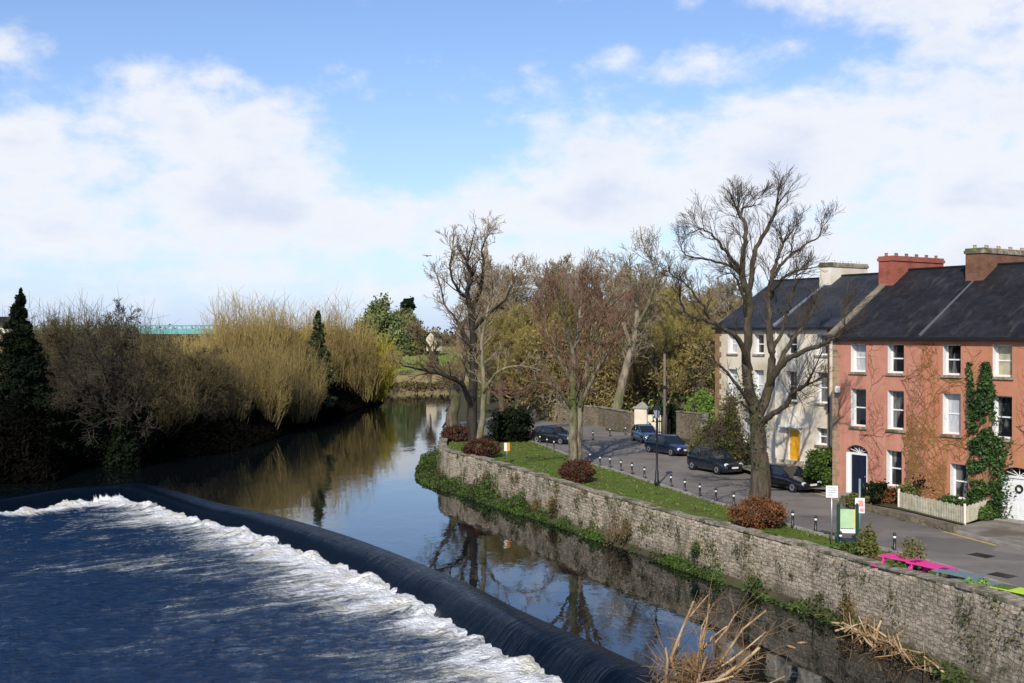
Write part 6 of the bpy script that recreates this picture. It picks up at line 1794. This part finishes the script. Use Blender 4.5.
# ------------------------------------------------------------------ cars
M['tyre'] = mat_plain('tyre rubber', (.012, .012, .012), .8, .2); M['rim'] = mat_plain('alloy rim', (.45, .46, .48), .3, .5, .8)
M['lamp'] = mat_plain('headlamp lens', (.62, .66, .70), .08, .7); M['plate'] = mat_plain('white plate', (.75, .75, .72), .5); M['carglass'] = mat_plain('car glass', (.012, .016, .02), .03, .7)
M['redlamp'] = mat_plain('tail lamp red', (.35, .01, .01), .15)
M['trim'] = mat_plain('black plastic trim', (.014, .014, .015), .6)
def car(label, p, heading, paint, L=4.2, W=1.75, H=1.47, suv=False):
    root = thing('parked_car', label, 'car', p, math.atan2(heading[1], heading[0]), 'cars parked along the road')
    hl, hw = L / 2, W / 2; g = .18 if not suv else .24
    belt = .92 if not suv else 1.05
    st = [(-hl, .78, .40, belt - .10), (-hl + .10, .92, .28, belt - .02), (-hl + .5, .98, .2, belt + .01), (-.3, 1.0, g, belt), (hl - 1.3, 1.0, g, belt - .03), (hl - .9, .985, g, belt - .12), (hl - .35, .93, .2, belt - .22), (hl - .08, .82, .24, belt - .32), (hl, .68, .34, belt - .45)]
    mb = MB(); n = 10
    for x, w, z0, z1 in st:
        w *= hw
        sec = [(-w * .86, z0), (-w * .98, z0 + .12), (-w, (z0 + z1) / 2), (-w * .97, z1 - .10), (-w * .88, z1), (w * .88, z1), (w * .97, z1 - .10), (w, (z0 + z1) / 2), (w * .98, z0 + .12), (w * .86, z0)]
        mb.v += [(x, y, z) for y, z in sec]
    for i in range(len(st) - 1):
        for k in range(n): mb.f.append((i * n + k, i * n + (k + 1) % n, (i + 1) * n + (k + 1) % n, (i + 1) * n + k))
    mb.f.append(tuple(range(n))); mb.f.append(tuple(range((len(st) - 1) * n, len(st) * n))[::-1])
    # roof skin and pillars
    rx0, rx1 = -hl + .75, hl - 2.15 + (.1 if suv else 0); bx0, bx1 = -hl + .25, hl - 1.22
    wr, wb = hw * .74, hw * .87
    r0 = len(mb.v)
    rp = [(rx0 - .12, wr * .9, H - .09), (rx0 + .25, wr, H - .01), ((rx0 + rx1) / 2, wr * 1.01, H), (rx1 - .1, wr, H - .03), (rx1 + .12, wr * .93, H - .11)]
    for x, w, z in rp: mb.v += [(x, -w, z - .045), (x, -w * .85, z), (x, w * .85, z), (x, w, z - .045)]
    for i in range(4):
        for k in range(3): a = r0 + i * 4 + k; mb.f.append((a, a + 1, a + 5, a + 4))
        a = r0 + i * 4; mb.f.append((a + 3, a, a + 4, a + 7))
    for s in (-1, 1):
        for (xa, xb, w) in ((rx0 - .1, bx0 + .02, .09), ((rx0 + rx1) / 2 - .15, (bx0 + bx1) / 2 - .2, .07), (rx1 + .1, bx1, .06)):
            mb.beam((xa, s * wr * .985, H - .08), (xb, s * wb * 1.0, belt), w, .05, up=(0, 1, 0))
    bo = mb.build('body', paint, root, smooth=True, bevel=.025); bo.data.polygons.foreach_set('use_smooth', np.ones(len(bo.data.polygons), dtype=bool))
    # glasshouse
    g_ = MB(); e = .022
    lo = [(bx0 + .04, -wb + e, belt - .01), (bx1 - .02, -wb + e, belt - .06), (bx1 - .02, wb - e, belt - .06), (bx0 + .04, wb - e, belt - .01)]
    hi = [(rx0 - .08, -wr + e, H - .07), (rx1 + .08, -wr + e, H - .09), (rx1 + .08, wr - e, H - .09), (rx0 - .08, wr - e, H - .07)]
    i = len(g_.v); g_.v += lo + hi
    for q in ((4, 5, 6, 7), (0, 1, 5, 4), (1, 2, 6, 5), (2, 3, 7, 6), (3, 0, 4, 7)): g_.f.append(tuple(i + k for k in q))
    g_.build('windows', M['carglass'], root)
    for s in (-1, 1):
        for x in (-hl + .78, hl - .82):
            R = .31 if not suv else .35
            w = MB(); w.lathe([(R - .05, -.10), (R, -.07), (R, .07), (R - .05, .10), (.2, .102)], 18)
            ty = w.build('wheel', M['tyre'], root, smooth=False); ty.location = (x, s * (hw - .085), R); ty.rotation_euler = (-s * math.pi / 2, 0, 0)
            q = MB(); q.lathe([(.21, .095), (.2, .112), (.05, .10)], 14); q.build('rim', M['rim'], ty)
            ar = MB(); ar.lathe([(R + .055, -.03), (R + .05, 0.0)], 18); a_ = ar.build('wheel_arch', M['trim'], root); a_.location = (x, s * (hw * .985), R + .02); a_.rotation_euler = (-s * math.pi / 2, 0, 0)
        h_ = MB(); h_.lathe([(.02, -.09), (.13, -.05), (.15, .02), (.10, .07)], 10); o = h_.build('headlight', M['lamp'], root, smooth=True); o.location = (hl - .14, s * hw * .66, belt - .34); o.scale = (.8, 1.3, .8); o.rotation_euler = (0, 1.2, 0)
        t_ = MB(); t_.box(-hl - .012, -hl + .1, s * hw * .7 - .1, s * hw * .7 + .08, belt - .35, belt - .12); t_.build('tail_light', M['redlamp'], root)
        m_ = MB(); m_.box(bx1 - .35, bx1 - .23, s * hw * 1.02 - .10, s * hw * 1.02 + .10, belt + .02, belt + .15); m_.build('wing_mirror', paint, root, bevel=.03)
        fl = MB(); fl.box(hl - .10, hl - .035, s * hw * .58 - .09, s * hw * .58 + .09, .34, .44); fl.build('fog_lamp', M['trim'], root)
    gr = MB(); gr.box(hl - .06, hl + .012, -.42, .42, belt - .46, belt - .36).box(hl - .1, hl + .014, -.5, .5, .27, .42); gr.build('grille', M['trim'], root)
    pl = MB(); pl.box(hl + .0145, hl + .028, -.26, .26, .46, .57); pl.build('number_plate', M['plate'], root)
    return root
def paint(name, c): return mat_plain(name, c, .22, .6, .3, .8)
car('silver blue hatchback parked nose out beside the white gate pier', at(646, 442), (.22, -.97), paint('silver blue paint', (.10, .19, .30)), 3.9, 1.7, 1.5)
car('dark navy estate car parked second from the gate pier', at(669, 454) , (.47, -.88), paint('navy paint', (.008, .014, .04)), 4.5, 1.78, 1.5)
car('dark blue off road car half hidden by the twiggy bush', at(715, 472), (.44, -.90), paint('dark slate blue paint', (.012, .018, .03)), 4.4, 1.8, 1.66, True)
car('black saloon parked right of the big bare tree', at(788, 489), (.46, -.89), paint('black paint', (.006, .006, .007)), 4.4, 1.78, 1.46)
car('dark car parked behind the bollards left of the twin trunked tree', at(555, 443), (.75, -.66), paint('dark grey paint', (.012, .012, .013)), 4.2, 1.75, 1.46)

def lawn_tufts():
    g = np.random.default_rng(15)
    lp = [(p.x, p.y) for p in inner[8:]] + [(p.x, p.y) for p in road_left[:11]] + [(at(470, 440).x, at(470, 440).y), (at(452, 438).x, at(452, 438).y)]
    P = np.stack([g.uniform(-8, 20, 90000), g.uniform(36, 112, 90000)], -1)
    k = inside(P[:, 0], P[:, 1], lp); P = P[k]
    dw, _ = polydist(P[:, 0], P[:, 1], [(p.x, p.y) for p in inner]); dk, _ = polydist(P[:, 0], P[:, 1], [(p.x, p.y) for p in road_left[:11]])
    prob = .16 + .8 * np.exp(-np.minimum(dw, dk) / .25); prob *= .5 + fbm(P[:, 0] * .8, P[:, 1] * .8, 3)
    P = P[g.random(len(P)) < prob]
    Z = g.uniform(.01, .09, len(P))
    V, Q = leaf_quads(np.stack([P[:, 0], P[:, 1], Z], -1), .09, g, aspect=2.2)
    o = link('lawn_grass', mesh_np('lawn_grass', V, Q), M['lf_lawn']); tag(o, 'tufts of longer grass on the lawn and along its edges', 'grass', kind='stuff')
lawn_tufts()

# ------------------------------------------------------------------ bird
def bird():
    Y = 95; p = pt(427, 256, Y); root = thing('flying_bird', 'dark bird gliding in the sky above the river', 'bird', p, .3)
    mb = MB(); mb.tube([(-.24, 0, 0), (-.14, 0, .01), (0, 0, .0), (.13, 0, .01), (.2, 0, .0), (.26, 0, -.01)], [.02, .05, .075, .06, .04, .006], 8)
    for s in (-1, 1):
        pts = [(.10, s * .05, .02), (.13, s * .25, .09), (.02, s * .5, .06), (-.06, s * .48, .05), (-.08, s * .22, .07), (-.08, s * .05, .02)]
        mb.poly(pts); mb.poly([(x, y, z - .015) for x, y, z in pts[::-1]])
    mb.poly([(-.2, -.03, 0), (-.2, .03, 0), (-.38, .08, 0), (-.38, -.08, 0)])
    o = mb.build('body', M['iron'], root); root.rotation_euler = (.1, 0, 1.57 - .3)
bird()
